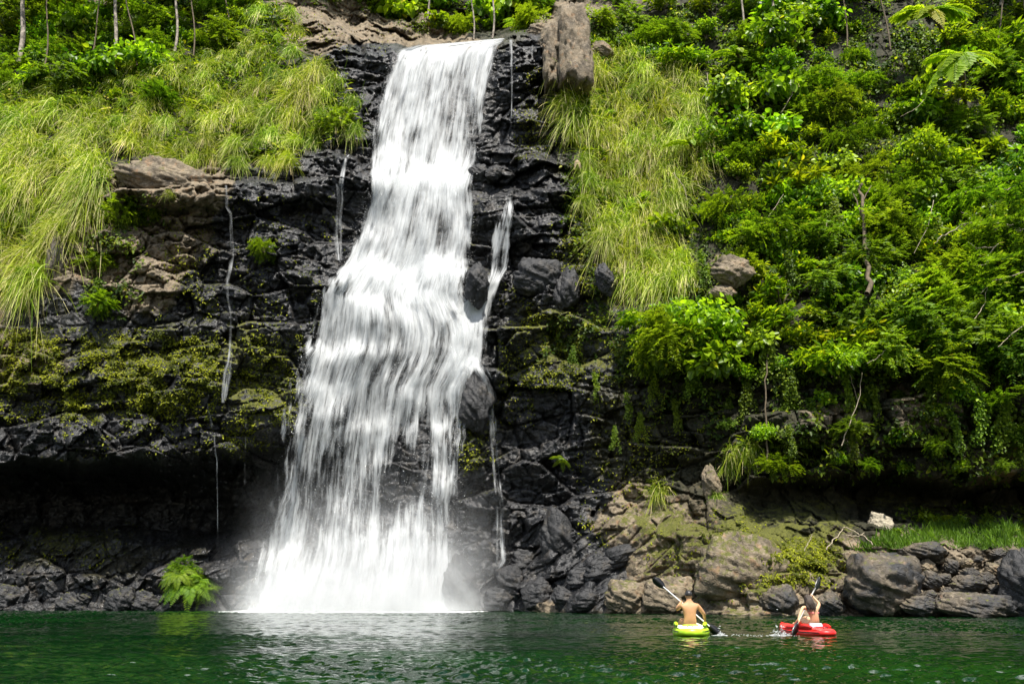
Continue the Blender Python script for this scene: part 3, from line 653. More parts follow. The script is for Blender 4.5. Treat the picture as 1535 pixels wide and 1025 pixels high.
tree(262, 78, 266, -35, .11, 'thin shaded tree left of the brown top rocks')
tree(1113, 62, 1113, -40, .09, 'thin pale tree, left of two slim trunks on the top of the right slope')
tree(1159, 82, 1161, -40, .12, 'slim pale tree right beside a thinner trunk on the top of the right slope')
tree(738, 58, 741, -35, .09, 'thin bare-trunked tree standing behind the lip of the falls', 2.2)
tree(710, 60, 706, -35, .07, 'thin leaning tree behind the lip left of a straighter one', 2.0)
tree(640, 30, 645, -60, .1, 'leafy tree on the stream bank behind the falls', 2.6)
tree(495, 0, 500, -70, .12, 'tree above the brown rocks at the top left of the falls', 2.6)
tree(95, 30, 90, -70, .13, 'shaded tree behind the pale trunks at the upper left', 3.0)
tree(350, 20, 345, -70, .13, 'tree standing over the shaded bank left of the brown top rocks', 3.0)
tree(1240, 20, 1250, -70, .12, 'tree at the top edge between slim trunks and tree fern', 2.6)
tree(1500, 10, 1510, -70, .14, 'shading tree at the upper right corner above the tree fern', 3.2)
for u, v, c_ in shade_trees:
    tree(u, v, u + rng.uniform(-30, 30), v - 128, .06, 'dark slim tree added to shade the bank at the upper left', c_, 1.0, 'fine', True)['group'] = 'trees added to shade the upper left bank'
for u, v, c_ in ((1270, 70, 3.0), (1335, 75, 3.0), (1490, 85, 3.2), (1545, 90, 3.3)):  # more slim trees added to cast shade at the upper right
    tree(u, v, u + rng.uniform(-30, 30), v - 130, .06, 'dark slim tree added to shade the bank at the upper right', c_, 1.0, 'fine', True)['group'] = 'trees added to shade the upper right bank'
# mossy dead trunk, thin upright stem, bare branches
def sticks(name, lab, cat, paths, mat, off=.9, k=5):
    mb = MB(); b = None
    for pts, r0, r1 in paths:
        n = len(pts); Yq = [float(surf(u, v, off)[1]) for u, v in pts]; Ym = np.linspace(Yq[0], Yq[-1], n)
        q = np.array([at(u, v, min(y, yy) if n < 3 else y) for (u, v), y, yy in zip(pts, Ym, Yq)])
        if b is None: b = q[0].copy()
        ss = np.linspace(0, n - 1, n * 4); qq = np.stack([np.interp(ss, np.arange(n), q[:, j]) for j in range(3)], -1)
        qq += rng.normal(size=qq.shape) * r0 * .5
        mb.tube(qq - b, np.linspace(r0, r1, len(qq)) * (.62 if k == 5 else 1), k)
    return tag(link(name, mb.mesh(name, mat), None, b), lab, cat)
sticks('dead_tree', 'mossy grey standing dead trunk in the middle of the right slope', 'dead tree', [([(1302, 440), (1300, 405), (1296, 350), (1293, 290), (1290, 270)], .14, .07), ([(1294, 330), (1284, 300), (1278, 290)], .05, .02), ([(1294, 300), (1306, 278)], .04, .02)], M['stem'], 2.0, 8)
sticks('bare_sapling', 'thin upright brown stem hanging in front of the shaded rock below the slope', 'sapling', [([(1150, 700), (1149, 640), (1147, 570), (1152, 520)], .05, .035)], M['stem'], 1.3, 6)
sticks('bare_branch', 'long bleached bare branch reaching in from the right frame edge', 'branch', [([(1560, 352), (1500, 335), (1450, 333), (1415, 352), (1400, 365)], .09, .03), ([(1480, 333), (1455, 322), (1440, 318)], .035, .015), ([(1450, 335), (1436, 345), (1420, 342)], .03, .012), ([(1520, 340), (1512, 322), (1502, 318)], .03, .012)], M['twig'], 2.6)
sticks('bare_branch', 'tangle of grey twigs below the long bleached branch', 'branch', [([(1495, 365), (1480, 385), (1455, 388), (1440, 380)], .05, .02), ([(1490, 370), (1465, 372), (1450, 362)], .04, .015), ([(1500, 378), (1478, 396), (1448, 400)], .04, .015), ([(1470, 385), (1462, 370)], .03, .012)], M['twig'], 2.5)
sticks('bare_branch', 'thin bare branch slanting down at the right frame edge', 'branch', [([(1560, 470), (1520, 498), (1495, 520)], .045, .02)], M['twig'], 2.6)
sticks('bare_branch', 'thin bare branch slanting over shrubs below the twig tangle', 'branch', [([(1560, 400), (1520, 412), (1490, 420), (1470, 440)], .045, .02)], M['twig'], 2.6)
sticks('bare_branch', 'grey branch slanting in the upper right green below the tree fern', 'branch', [([(1540, 268), (1510, 285), (1480, 277), (1420, 296)], .05, .02)], M['twig'], 2.5)
sticks('bare_branch', 'short pale twig left of the middle shrubs', 'branch', [([(1146, 335), (1160, 312), (1174, 292)], .04, .02)], M['twig'], 2.2)
sticks('bare_branch', 'forked bare twig in front of the pale bare rock under the slope', 'branch', [([(1262, 668), (1275, 630), (1288, 600), (1292, 560)], .045, .02), ([(1286, 600), (1274, 562)], .03, .012)], M['twig'], 1.7)
for i, (a, b_) in enumerate((((1190, 120), (1170, 170)), ((1010, 260), (1030, 300)), ((1385, 150), (1350, 175)), ((1240, 330), (1225, 355)), ((1400, 300), (1370, 380)), ((1460, 480), (1480, 430)), ((1060, 110), (1052, 150)), ((1330, 520), (1300, 545)))):
    sticks('bare_branch', 'short thin bare branch in the shrubs of the right slope', 'branch', [([a, ((a[0] + b_[0]) / 2 + 6, (a[1] + b_[1]) / 2), b_], .035, .015)], M['twig'], 2.3)['group'] = 'short bare branches in the right slope'
sticks('fallen_branch', 'forked bleached fallen branch lying on the bank below the pale slab', 'branch', [([(1237, 824), (1253, 805), (1267, 790)], .05, .03), ([(1266, 791), (1280, 796), (1296, 804), (1310, 817)], .05, .03), ([(1267, 802), (1285, 804), (1296, 798)], .04, .025), ([(1205, 825), (1214, 810), (1218, 800)], .03, .015)], M['twig'], .45)
mb = MB()
frond(mb, (0, 0, 0), -1.3, 1.6, -.35, 1.0, .17, 1.6, 20, .1); frond(mb, (0, 0, 0), -1.9, 1.4, -.5, 1.0, .17, 1.6, 20, .1)
me = mb.mesh('dead_frond', M['deadleaf'])
tag(link('dead_frond', me, None, surf(108, 68, .9)), 'dried grey-brown frond hanging between the two pale upper left trunks', 'dead frond')
for u, v, s, lab in ((865, 240, .5, 'small dead frond beside the black ledges'), (970, 225, .6, 'dead frond in the grass above the young yellow frond')):
    tag(link('dead_frond', me, None, surf(u, v, .8), (0, 0, rng.uniform(-.5, .5)), s), lab, 'dead frond')

# --- what nobody could count: low leaf cover on the slopes, moss on the rocks, the small lawn
def cover(name, mat, polys, L, W, depth, jitter, tfun=None, up=.6):
    mb = MB()
    for poly, n in polys:
        us = [p[0] for p in poly]; vs = [p[1] for p in poly]
        u = rng.uniform(min(us), max(us), n * 2); v = rng.uniform(min(vs), max(vs), n * 2)
        dens = fbm(u / 26, v / 26, 61, 3) - .5
        k = inpoly(u + (fbm(u / 30, v / 30, 44, 3) - .5) * jitter * 6 + rng.normal(size=len(u)) * jitter, v + (fbm(u / 30, v / 30, 45, 3) - .5) * jitter * 6 + rng.normal(size=len(u)) * jitter, poly) & (dens + rng.normal(size=len(u)) * .08 > -.03)
        u, v = u[k], v[k]; m = len(u)
        p = surf(u, v, rng.random(m) ** 1.5 * depth); N_ = nrm(u, v)
        ax = rng.normal(size=(m, 3)) * .8 + np.array([0, -.4, -.35]); nr = N_ + np.array([0, -.2, up]) + rng.normal(size=(m, 3)) * .45
        s = rng.uniform(.5, 1.3, m)
        t = np.clip(.45 + (fbm(u / 14, v / 14, 71, 2) - .5) * 1.3 + rng.normal(size=m) * .2, 0, 1); t = np.where(rng.random(m) < .03, 1.45, t)
        mb.leaves(p, ax, nr, L * s, W * s, t)
    o = link(name, mb.mesh(name, mat)); return tag(o, kind='stuff')
cover('ground_cover', M['cover'], [
    ([(1030, 80), (1600, -40), (1600, 560), (1400, 560), (1150, 570), (960, 550), (800, 520), (900, 460), (1060, 460), (1060, 300)], 52000),
    ([(-60, -60), (420, -60), (380, 60), (250, 110), (-60, 200)], 11000), ([(440, -40), (840, -40), (810, 40), (750, 50), (640, 50), (560, 5)], 7000),
    ([(860, 30), (1060, 10), (1060, 120), (900, 110)], 3500), ([(850, 210), (1060, 200), (1040, 440), (900, 440), (840, 320)], 7000),
    ([(950, 550), (1600, 555), (1600, 730), (1200, 720), (1000, 640)], 5500), ([(140, 290), (250, 300), (240, 350), (170, 480), (130, 440)], 1500), ([(1330, 765), (1600, 755), (1600, 790), (1360, 795)], 1600)], .24, .15, .55, 14)
cover('moss', M['moss'], [
    ([(-40, 490), (330, 500), (330, 625), (180, 640), (-40, 600)], 13000), ([(330, 520), (455, 500), (430, 640), (330, 690)], 2500), ([(685, 590), (745, 600), (740, 740), (690, 720)], 900),
    ([(780, 470), (940, 470), (960, 560), (800, 590)], 3000), ([(800, 100), (850, 110), (880, 230), (770, 240)], 1400), ([(830, 330), (900, 340), (930, 450), (820, 440)], 1600), ([(900, 590), (1100, 600), (1000, 740), (860, 720)], 1800),
    ([(1130, 805), (1270, 805), (1250, 870), (1100, 880)], 3600), ([(950, 780), (1150, 790), (1160, 890), (1020, 900)], 1500), ([(1010, 780), (1130, 760), (1130, 800)], 500), ([(0, 780), (230, 785), (100, 860), (0, 850)], 800), ([(240, 300), (330, 330), (320, 480), (220, 470)], 1000), ([(750, 420), (800, 430), (800, 640), (745, 620)], 700), ([(840, 780), (960, 720), (950, 800), (880, 830)], 400),
    ([(60, 640), (330, 620), (330, 690), (60, 690)], 350), ([(360, 290), (520, 290), (480, 500), (340, 500)], 700), ([(400, 20), (560, 10), (640, 60), (480, 90)], 900)], .15, .075, .16, 10)
mb = MB()
n = 11000; u = rng.uniform(1270, 1610, n); v = rng.uniform(786, 830, n)
k = inpoly(u + rng.normal(size=n) * 6 + (fbm(u / 12, v / 9, 3, 3) - .5) * 30, v + (fbm(u / 14, v / 14, 4, 3) - .5) * 16, [(1272, 826), (1335, 800), (1400, 788), (1610, 782), (1610, 822), (1480, 826), (1420, 818), (1345, 826)]) & (fbm(u / 20, v / 8, 12, 3) + rng.normal(size=n) * .08 > .42)
u, v = u[k], v[k]; m = len(u)
mb.leaves(surf(u, v, .02), rng.normal(size=(m, 3)) * .45 + np.array([0, -.1, 1.]), np.array([0, -1, .2]) + rng.normal(size=(m, 3)) * .5, rng.gamma(3, .085, m).clip(.08, .6), rng.uniform(.02, .05, m), np.clip(rng.normal(.55, .25, m), 0, 1), droop=.3)
tag(link('bank_grass', mb.mesh('bank_grass', M['lawn'])), kind='stuff')

def carpet(name, mat, polys, L, W):
    mb = MB()
    for poly, n in polys:
        us = [p[0] for p in poly]; vs = [p[1] for p in poly]
        u = rng.uniform(min(us), max(us), n * 2); v = rng.uniform(min(vs), max(vs), n * 2)
        k = inpoly(u + rng.normal(size=len(u)) * 9, v + rng.normal(size=len(u)) * 9, poly); u, v = u[k], v[k]; m = len(u)
        ax = rng.normal(size=(m, 3)) * .5 + np.array([0, -.55, .05]); s = rng.uniform(.4, 1.2, m)
        t = np.clip(.4 + (fbm(u / 18, v / 18, 33, 2) - .5) * 1.1 + rng.normal(size=m) * .25, 0, 1); t = np.where(rng.random(m) < .10, rng.uniform(1.05, 1.5, m), t)
        mb.leaves(surf(u, v, rng.random(m) * .25), ax, np.array([0, -.3, 1.]) + rng.normal(size=(m, 3)) * .6, L * s, W * rng.uniform(.6, 1.2, m), t, droop=.55)
    return tag(link(name, mb.mesh(name, mat)), kind='stuff')
carpet('slope_grass', M['grass'], [(GZ[i][0], n) for i, n in ((0, 1800), (1, 3800), (2, 3800), (3, 4500), (4, 700), (5, 900), (6, 3200), (7, 3200), (8, 2200))] + [([(1330, 700), (1340, 690), (1100, 640), (1080, 700)], 300)], .6, .03)
cover('undergrowth', M['cover'], [([(-60, -60), (430, -60), (400, 40), (260, 100), (-60, 150)], 16000), ([(1050, -30), (1600, -60), (1600, 260), (1060, 150)], 12000), ([(880, 20), (1060, 0), (1060, 110), (900, 90)], 3000), ([(250, 60), (400, 20), (420, 90), (260, 130)], 2000)], .28, .19, .9, 16)

# ------------------------------------------------------------------ rocks that lie on the banks
def make_rock(seed, planes=34, rough=.20, sub=5):
    r_ = np.random.default_rng(seed)
    bm = bmesh.new(); bmesh.ops.create_icosphere(bm, subdivisions=sub, radius=1)
    d = np.array([v.co[:] for v in bm.verts]); fc = np.array([[v.index for v in f.verts] for f in bm.faces]); bm.free()
    pn = unit(r_.normal(size=(planes, 3))); pd = r_.uniform(.74, 1.0, planes)
    q = d @ pn.T; q = np.where(q > .08, pd / np.maximum(q, .08), 9.)
    k = 40.; rr = -np.log(np.exp(-k * q).sum(1)) / k
    rr = np.clip(rr, .3, 1.35)
    a = np.arctan2(d[:, 1], d[:, 0]) * 2
    nz = fbm(a * 1.5 + d[:, 2] * 3, d[:, 2] * 4 + d[:, 0] * 2, seed, 4) - .5
    hh, cc = facet(d[:, 0] * 3.1 + d[:, 1] * 2.3, d[:, 2] * 3.3 - d[:, 1] * 1.7, seed + 3); rr = rr + .045 * hh - .03 * (1 - cc)
    f1, f2, *_ = worley(d[:, 0] * 2.2 + d[:, 1] * 1.7, d[:, 2] * 2.4 - d[:, 1] * 1.1, seed)
    rr = rr + rough * 1.6 * nz - .05 * (1 - np.clip((f2 - f1) / .12, 0, 1))
    return d * rr[:, None], fc
def make_block(seed):
    r_ = np.random.default_rng(seed)
    bm = bmesh.new(); bmesh.ops.create_icosphere(bm, subdivisions=5, radius=1)
    d = np.array([v.co[:] for v in bm.verts]); fc = np.array([[v.index for v in f.verts] for f in bm.faces]); bm.free()
    pn = np.array([[1, .05, .1], [-1, .1, 0], [0, 1, 0], [.1, -1, .05], [.12, 0, 1], [0, 0, -1], [.8, -.7, .1], [-.75, -.7, .2], [.5, -.2, .85], [-.6, -.3, .75]]) + r_.normal(size=(10, 3)) * .08
    pn = unit(pn); pd = np.array([.78, .78, .8, .76, .85, .9, .92, .90, 1.0, .98])
    q = d @ pn.T; q = np.where(q > .08, pd / np.maximum(q, .08), 9.)
    rr = np.clip(-np.log(np.exp(-40. * q).sum(1)) / 40., .3, 1.35)
    P = d * rr[:, None]
    hh, cc = facet(P[:, 0] * 2.2 + P[:, 1] * .6, P[:, 2] * 2.6 - P[:, 1] * .5, seed); nz = fbm(P[:, 0] * 5 + P[:, 1] * 3, P[:, 2] * 6, seed, 4) - .5
    h5, c5 = facet(P[:, 0] * 5.5, P[:, 2] * 5 + P[:, 1] * 2, seed + 7)
    return P * (1 + .11 * hh - .13 * (1 - cc) + .035 * h5 - .04 * (1 - c5) + .16 * nz)[:, None], fc
ROCKS = [make_rock(40 + i) for i in range(7)] + [make_block(90 + i) for i in range(3)]
def rock(name, u0, v0, u1, v1, mat, label, group=None, k=None, dy=0., depth=.8, tilt=0., cat='rock'):
    """a boulder whose visible outline spans about u0..u1 by v0..v1 of the photograph, resting on the bank"""
    uc, vc = (u0 + u1) / 2, (v0 + v1) / 2
    Y = float(np.median(samp(YT, np.array([u0 * .8 + u1 * .2, uc, u0 * .2 + u1 * .8]), np.array([vc] * 3)))) - dy
    p = px2m(vc, Y); rx, rz = (u1 - u0) / 2 * p, (v1 - v0) / 2 * p * 1.02
    d, fc = ROCKS[k if k is not None else random.randrange(7)]
    ry = depth * (rx + rz) / 2
    a = tilt; c, s_ = math.cos(a), math.sin(a)
    w_ = d * np.array([rx, ry, rz]) * 1.06
    w_ = np.stack([w_[:, 0] * c - w_[:, 2] * s_, w_[:, 1], w_[:, 0] * s_ + w_[:, 2] * c], -1)
    o = link(name, mesh_np(name, w_, fc, M[mat]), None, at(uc, vc, Y))
    return tag(o, label, cat, group)
B, G_, W_ = 'rock_black', 'rock_grey', 'rock_brown'
rock('boulder', 1258, 834, 1382, 924, G_, 'largest smooth grey boulder at the waterline right of the woman paddling', None, 0, .8, 1.0, .18, 'boulder')
rock('boulder', 1494, 832, 1575, 926, B, 'black boulder cut off by the right frame edge at the waterline', None, 2, 1.2, .9, 0, 'boulder')
rock('stone', 1350, 812, 1422, 841, G_, 'flat dark stone capping the rock pile at the edge of the bank grass', None, 1, .5, 1.0)
rock('stone', 1398, 886, 1522, 930, G_, 'long low slab of grey rock at the water edge below the rock pile', None, 3, 1.0, .7, -.05)
rock('stone', 1345, 893, 1416, 922, G_, 'low brownish rock at the water edge between the big boulder and the long slab', None, 4, .9, .8)
rock('stone', 1300, 771, 1341, 801, 'rock_pale', 'pale tilted slab lying on the bank at the left end of the grass', None, 7, .5, .6, -.45)
rock('boulder', 1036, 800, 1180, 905, 'rock_moss', 'broad mossy outcrop boulder behind and right of the man paddling', None, 6, -.4, .8, .1, 'boulder')
rock('boulder', 1140, 876, 1200, 925, G_, 'dark lichen-spotted rock at the waterline directly behind the woman', None, 1, .3, .9, 0, 'boulder')
rock('stone', 1222, 890, 1268, 924, G_, 'rounded rock at the waterline at the left foot of the largest boulder', None, 2, .4, .9)
rock('boulder', 900, 872, 968, 920, W_, 'brown cracked rock at the waterline between the black bank and the man', None, 0, .2, .9, .1, 'boulder')
rock('boulder', 960, 862, 1045, 922, W_, 'brown boulder behind the left blade of the man paddling', None, 3, .2, .8, .1, 'boulder')
rock('boulder', 808, 772, 864, 846, B, 'rounded black boulder in the bank right of the foot of the falls', None, 5, -.1, .8, 0, 'boulder')
rock('boulder', 694, 396, 734, 452, B, 'black boulder in midstream between middle falls and side cascade', None, 2, .9, .9, 0, 'boulder')
rock('boulder', 662, 832, 716, 922, B, 'wet black boulder at the right foot of the falls laced with rivulets', None, 4, 1.1, .8, 0, 'boulder')
rock('boulder', 690, 555, 742, 650, B, 'tall black rock under the arched side cascade', None, 6, .6, .8, 0, 'boulder')
rock('stone', 700, 246, 735, 274, 'rock_slate', 'flat grey slab at the foot of the upper falls, right side', None, 1, .6, .8, -.2)
rock('stone', 726, 249, 752, 272, 'rock_slate', 'smaller grey slab right beside the flat one under the upper falls', None, 3, .6, .8, .3)
rock('boulder', 762, 388, 842, 446, B, 'broad black boulder right of the side cascade', None, 0, .5, .8, .1, 'boulder')
rock('boulder', 826, 408, 870, 470, B, 'cracked black boulder leaning on the broad one right of the side cascade', None, 5, .5, .8, -.3, 'boulder')
rock('boulder', 890, 396, 922, 438, B, 'small black boulder against the straw-coloured grass slope', None, 2, .5, .8, .2, 'boulder')
rock('boulder', 1062, 384, 1125, 428, W_, 'bare brown boulder poking out of the green right slope', None, 4, 2.2, .8, .2, 'boulder')
rock('stone', 1062, 428, 1104, 450, W_, 'flat pale brown stone just under the bare boulder on the right slope', None, 6, 1.9, .8, -.1)
rock('boulder', 168, 240, 326, 296, W_, 'long rounded brown boulder on the ledge left of the black rock face', None, 4, 0.2, .5, -.15, 'boulder')
rock('boulder', 1050, 700, 1082, 752, W_, 'upright brown stone wedged in the outcrop above the man', None, 2, .5, .8, .1, 'boulder')
rock('boulder', 832, 8, 890, 140, 'rock_tan', 'tall cracked brown rock pillar right of the lip of the falls', None, 7, .1, .7, 0, 'boulder')
rock('boulder', 812, 38, 846, 142, 'rock_tan', 'narrow darker column of rock against the left side of the brown pillar', None, 8, .25, .9, 0, 'boulder')
rock('stone', 878, 66, 920, 92, W_, 'low pale brown rock leaning on the right side of the pillar', None, 5, .2, .8, 0)
rock('stone', 786, 36, 826, 64, W_, 'brown rock between the lip of the falls and the pillar', None, 0, .2, .8, .2)
rock('stone', 72, 345, 100, 440, G_, 'upright grey stone half hidden in the hanging grass curtain', None, 1, .2, .7, 0)
for i, (a, b, c, d, t, l) in enumerate(((1376, 838, 1402, 860, 0, ''), (1380, 858, 1412, 884, .1, ''), (1414, 838, 1437, 860, 0, ''), (1434, 850, 1470, 870, -.1, ''), (1475, 844, 1498, 864, 0, ''), (1487, 838, 1516, 860, .2, ''), (1422, 864, 1480, 890, .15, ''),
     (1464, 857, 1492, 878, 0, ''), (1366, 913, 1383, 924, 0, ''), (1481, 822, 1511, 838, 0, ''), (1508, 821, 1562, 837, 0, ''), (1458, 832, 1474, 843, 0, ''), (1405, 836, 1420, 846, 0, ''), (1476, 876, 1500, 896, .2, ''), (1408, 880, 1432, 898, -.2, ''), (1402, 860, 1426, 876, .2, ''), (1440, 836, 1460, 850, 0, ''), (1380, 884, 1406, 900, .1, ''), (1444, 884, 1462, 896, 0, ''), (1500, 860, 1520, 880, 0, ''), (1520, 826, 1580, 850, 0, ''))):
    rock('stone', a, b, c, d, G_ if i % 4 else W_, 'loose grey-brown stone in the rock pile between the largest and the black boulder', 'stones of the rock pile', None, .5, .9, t)
for i, (a, b, c, d) in enumerate(((60, 864, 98, 902), (86, 888, 130, 920), (160, 878, 204, 921), (198, 884, 236, 920), (112, 886, 138, 908), (-34, 876, 30, 922))):
    rock('stone', a, b, c, d, 'rock_dimmed', 'dark angular stone at the waterline below the left cave', 'stones below the left cave', None, .1, 1.0, rng.normal() * .3)
for i, (a, b, c, d) in enumerate(((742, 850, 790, 905), (780, 868, 830, 915), (826, 880, 862, 916), (846, 850, 890, 884), (722, 880, 764, 916), (870, 836, 930, 870), (764, 822, 806, 862), (856, 884, 902, 916), (900, 820, 960, 850))):
    rock('stone', a, b, c, d, B, 'slanting black block of the broken bank right of the foot of the falls', 'blocks of the black bank', None, .3, .9, .55)

# ------------------------------------------------------------------ falling water
def water_mat(name, sc=1.0):
    m, nt_, out = newmat(name); N = NT(nt_)
    uvn = N.n('ShaderNodeUVMap', uv_map='UVMap').outputs[0]
    dens = N.attr('dens').outputs['Fac']
    def mp(sx, sy, off=(0, 0)):
        d = N.n('ShaderNodeMapping'); N.l(uvn, d.inputs[0]); d.inputs['Scale'].default_value = (sx, sy, 1); d.inputs['Location'].default_value = (*off, 0)
        return d.outputs[0]
    a = N.noise(mp(1.9 * sc, .13), 1, 3, .5, .2)
    b = N.noise(mp(5.5 * sc, .42, (3, 7)), 1, 4, .55, .25)
    c = N.noise(mp(17 * sc, 1.3, (9, 2)), 1, 3, .5, .2)
    d = N.noise(mp(1.3, .75, (1, 5)), 1, 3, .5, .5)
    s = N.math('ADD', N.math('ADD', N.math('MULTIPLY', a, 1.0), N.math('MULTIPLY', b, .9)), N.math('ADD', N.math('MULTIPLY', c, .40), N.math('MULTIPLY', d, .6)))
    s = N.math('SUBTRACT', s, 1.45)
    al = N.math('ADD', dens, N.math('MULTIPLY', s, 1.7))
    al = N.ramp(al, .05, 1.25)
    al = N.math('MULTIPLY', al, N.ramp(dens, .02, .22))
    df = N.n('ShaderNodeBsdfDiffuse'); df.inputs['Color'].default_value = (.64, .66, .67, 1)
    tr = N.n('ShaderNodeBsdfTranslucent'); tr.inputs['Color'].default_value = (.64, .66, .67, 1)
    bp = N.n('ShaderNodeBump'); bp.inputs['Strength'].default_value = .22; bp.inputs['Distance'].default_value = .08
    N.l(s, bp.inputs['Height']); N.l(bp.outputs[0], df.inputs['Normal'])
    mx = N.n('ShaderNodeMixShader'); mx.inputs[0].default_value = .35; N.l(df.outputs[0], mx.inputs[1]); N.l(tr.outputs[0], mx.inputs[2])
    tp = N.n('ShaderNodeBsdfTransparent'); m2 = N.n('ShaderNodeMixShader')
    N.l(al, m2.inputs[0]); N.l(tp.outputs[0], m2.inputs[1]); N.l(mx.outputs[0], m2.inputs[2]); N.l(m2.outputs[0], out.inputs[0])
    return m
M['fall'] = water_mat('falling_water'); M['rivulet'] = water_mat('thin_stream', 2.2)
M['drop'] = simple_mat('spray_drop', (.85, .87, .88), .4, .02)

Ywat = blur(blur(YT, 7, 0), 4, 1)
Ywat2 = np.minimum(Ywat, YT)
def sheet(name, rows, holes, parent, lift, base=1.0, soft=.16, mat='fall', step=2.2, relief=.25, amp=1.0, seed=0, thick=0.):
    """a sheet of falling water over the rock: rows of (row, left, right, density)"""
    rows = np.array(rows, float); v = np.arange(rows[0, 0], rows[-1, 0] + 1, step); nu = max(5, int((rows[:, 2] - rows[:, 1]).max() / step))
    L = np.interp(v, rows[:, 0], rows[:, 1]); R = np.interp(v, rows[:, 0], rows[:, 2])
    s = np.linspace(0, 1, nu)
    wob_ = (fbm(v / 70, v * 0 + seed, 2) - .5) * soft * 60
    U = L[:, None] + (R - L)[:, None] * s[None] + (wob_[:, None] * (1 - 2 * s[None])) ; V = v[:, None] + 0 * s[None]
    DD = np.interp(V + (fbm(U / 26., V / 90., 61 + seed, 3) - .5) * (70 if mat == 'fall' and parent is not None and step > 2 else 0), rows[:, 0], rows[:, 3])
    Yw = samp(Ywat, U, V); Yn = samp(YT, U, V)
    Yw = np.minimum(Yw, Yn + .15) - lift
    # thrown clear of the ledges: depth may only come back slowly below a lip
    for i in range(1, len(v)):
        fall = .010 * step * (1 + 0)
        Yw[i] = np.minimum(Yw[i], Yw[i - 1] + fall)
    Yw = blur(blur(np.minimum(Yw, blur(Yw, 9, 0)), 6 if mat == 'fall' else 4, 0), 3, 1)
    Xm = (U - CX) * px2m(V, 51.); Zm = V * .043
    Yw -= relief * (fbm(Xm * 1.3, Zm * .18, 91 + seed, 3) - .5) * 2 + relief * .5 * (fbm(Xm * 4.5, Zm * .45, 95 + seed, 3) - .5) * 2
    e = np.minimum(s, 1 - s)[None] * (R - L)[:, None] / 1.0
    ragged = (fbm(U / 5., V / 40., 7 + seed, 3) - .5) * 26 + (fbm(U / 14., V / 20., 8 + seed, 3) - .5) * 20
    edge = sstep(0, 1, (e + ragged * soft * 5) / np.minimum(8 + 90 * soft, .45 * (R - L)[:, None]))
    d = DD * edge * base
    if mat == 'fall' and step > 2:          # the lips of the ledges run white, each at its own height
        lip = (fbm(U / 30., U * 0, 81, 3) - .5) * 34
        for lv, la in ((262, .45), (404, .5), (447, .3), (300, .15), (575, .22), (640, .18)):
            d = d + la * edge * np.exp(-(np.maximum(0, V - lv - lip) / 26) ** 2 - (np.minimum(0, V - lv - lip) / 5) ** 2) * sstep(.28, .6, fbm(U / 22., U * 0 + lv, 83, 2))
    for hx, hy, rx_, ry_, a_ in holes:
        d = d - .9 * a_ * np.exp(-(((U - hx - (fbm(V / 30, U / 30, 4) - .5) * 16) / rx_) ** 2 + ((V - hy) / ry_) ** 2))
    d += amp * (fbm(U / 20., V / 110., 21 + seed, 3) - .5) * .7
    d = d * sstep(0, 1, e / np.minimum(6, .35 * (R - L)[:, None]) + .02)
    P = at(U, V, Yw); uv = np.stack([(s[None] + 0 * V) * float((R - L).mean()) * .042 + (vn(V / 170, U / 60, 66 + seed) - .5) * (.35 if mat == 'fall' else .1) + seed * 3.1, Zm], -1).reshape(-1, 2)
    return link(name, mesh_np(name, P.reshape(-1, 3), grid_faces(*U.shape)[:, ::-1], M[mat], {'dens': np.clip(d, 0, 1.3)}, True, uv), parent), (U, V, Yw)

wf = bpy.data.objects.new('waterfall', None); COL.objects.link(wf)
tag(wf, 'tall white waterfall dropping in three steps over black rock into the green pool', 'waterfall')
HOLES = [(668, 170, 12, 60, .35), (700, 190, 10, 55, .30), (640, 130, 9, 40, .15), (715, 215, 16, 50, .3),
         (668, 335, 16, 42, .62), (690, 300, 10, 30, .4), (645, 300, 8, 30, .2), (716, 420, 14, 30, .6), (632, 440, 12, 20, .4), (672, 500, 16, 36, .62), (520, 440, 22, 26, .35), (500, 480, 14, 40, .3),
         (600, 545, 14, 45, .55), (560, 570, 20, 45, .35), (640, 555, 14, 35, .3), (612, 705, 34, 62, .85), (590, 740, 22, 50, .5), (632, 640, 12, 35, .35), (545, 650, 16, 60, .25), (515, 660, 18, 60, .4), (560, 740, 18, 60, .2),
         (480, 720, 30, 70, .45), (455, 600, 12, 60, .3), (665, 640, 8, 60, .3), (690, 760, 16, 60, .3), (470, 820, 22, 50, .25), (650, 800, 20, 50, .3)]
up = [(58, 744, 762, 1.05), (64, 676, 757, 1.1), (69, 612, 752, 1.15), (76, 592, 750, 1.15), (85, 584, 747, 1.05), (110, 575, 742, .95), (150, 565, 736, .92), (200, 554, 730, .95), (240, 549, 725, 1.05), (262, 547, 718, 1.1), (290, 550, 712, .3), (305, 552, 710, 0)]
mid = [(238, 585, 690, 0), (262, 568, 700, 1.15), (275, 558, 708, 1.2), (300, 546, 711, 1.05), (350, 530, 712, 1.0), (390, 512, 708, 1.15), (408, 498, 706, 1.1), (440, 490, 700, .3), (455, 488, 700, 0)]
low = [(382, 540, 690, 0), (402, 505, 704, 1.2), (415, 492, 706, 1.2), (440, 474, 702, 1.1), (480, 466, 722, 1.0), (500, 460, 728, .95), (530, 452, 726, .9), (550, 446, 716, .9), (580, 440, 700, .9), (620, 436, 694, .88), (660, 430, 690, .85), (700, 424, 690, .78), (760, 412, 690, .76), (820, 398, 694, .82), (850, 388, 694, .82), (890, 374, 692, .95), (916, 364, 690, 1.15)]
pos = {}
wide = lambda rows: [(v, l - 14 * min(1, max(0, (v - 430) / 200)), r + 8 * min(1, max(0, (v - 430) / 200)), d) for v, l, r, d in rows]
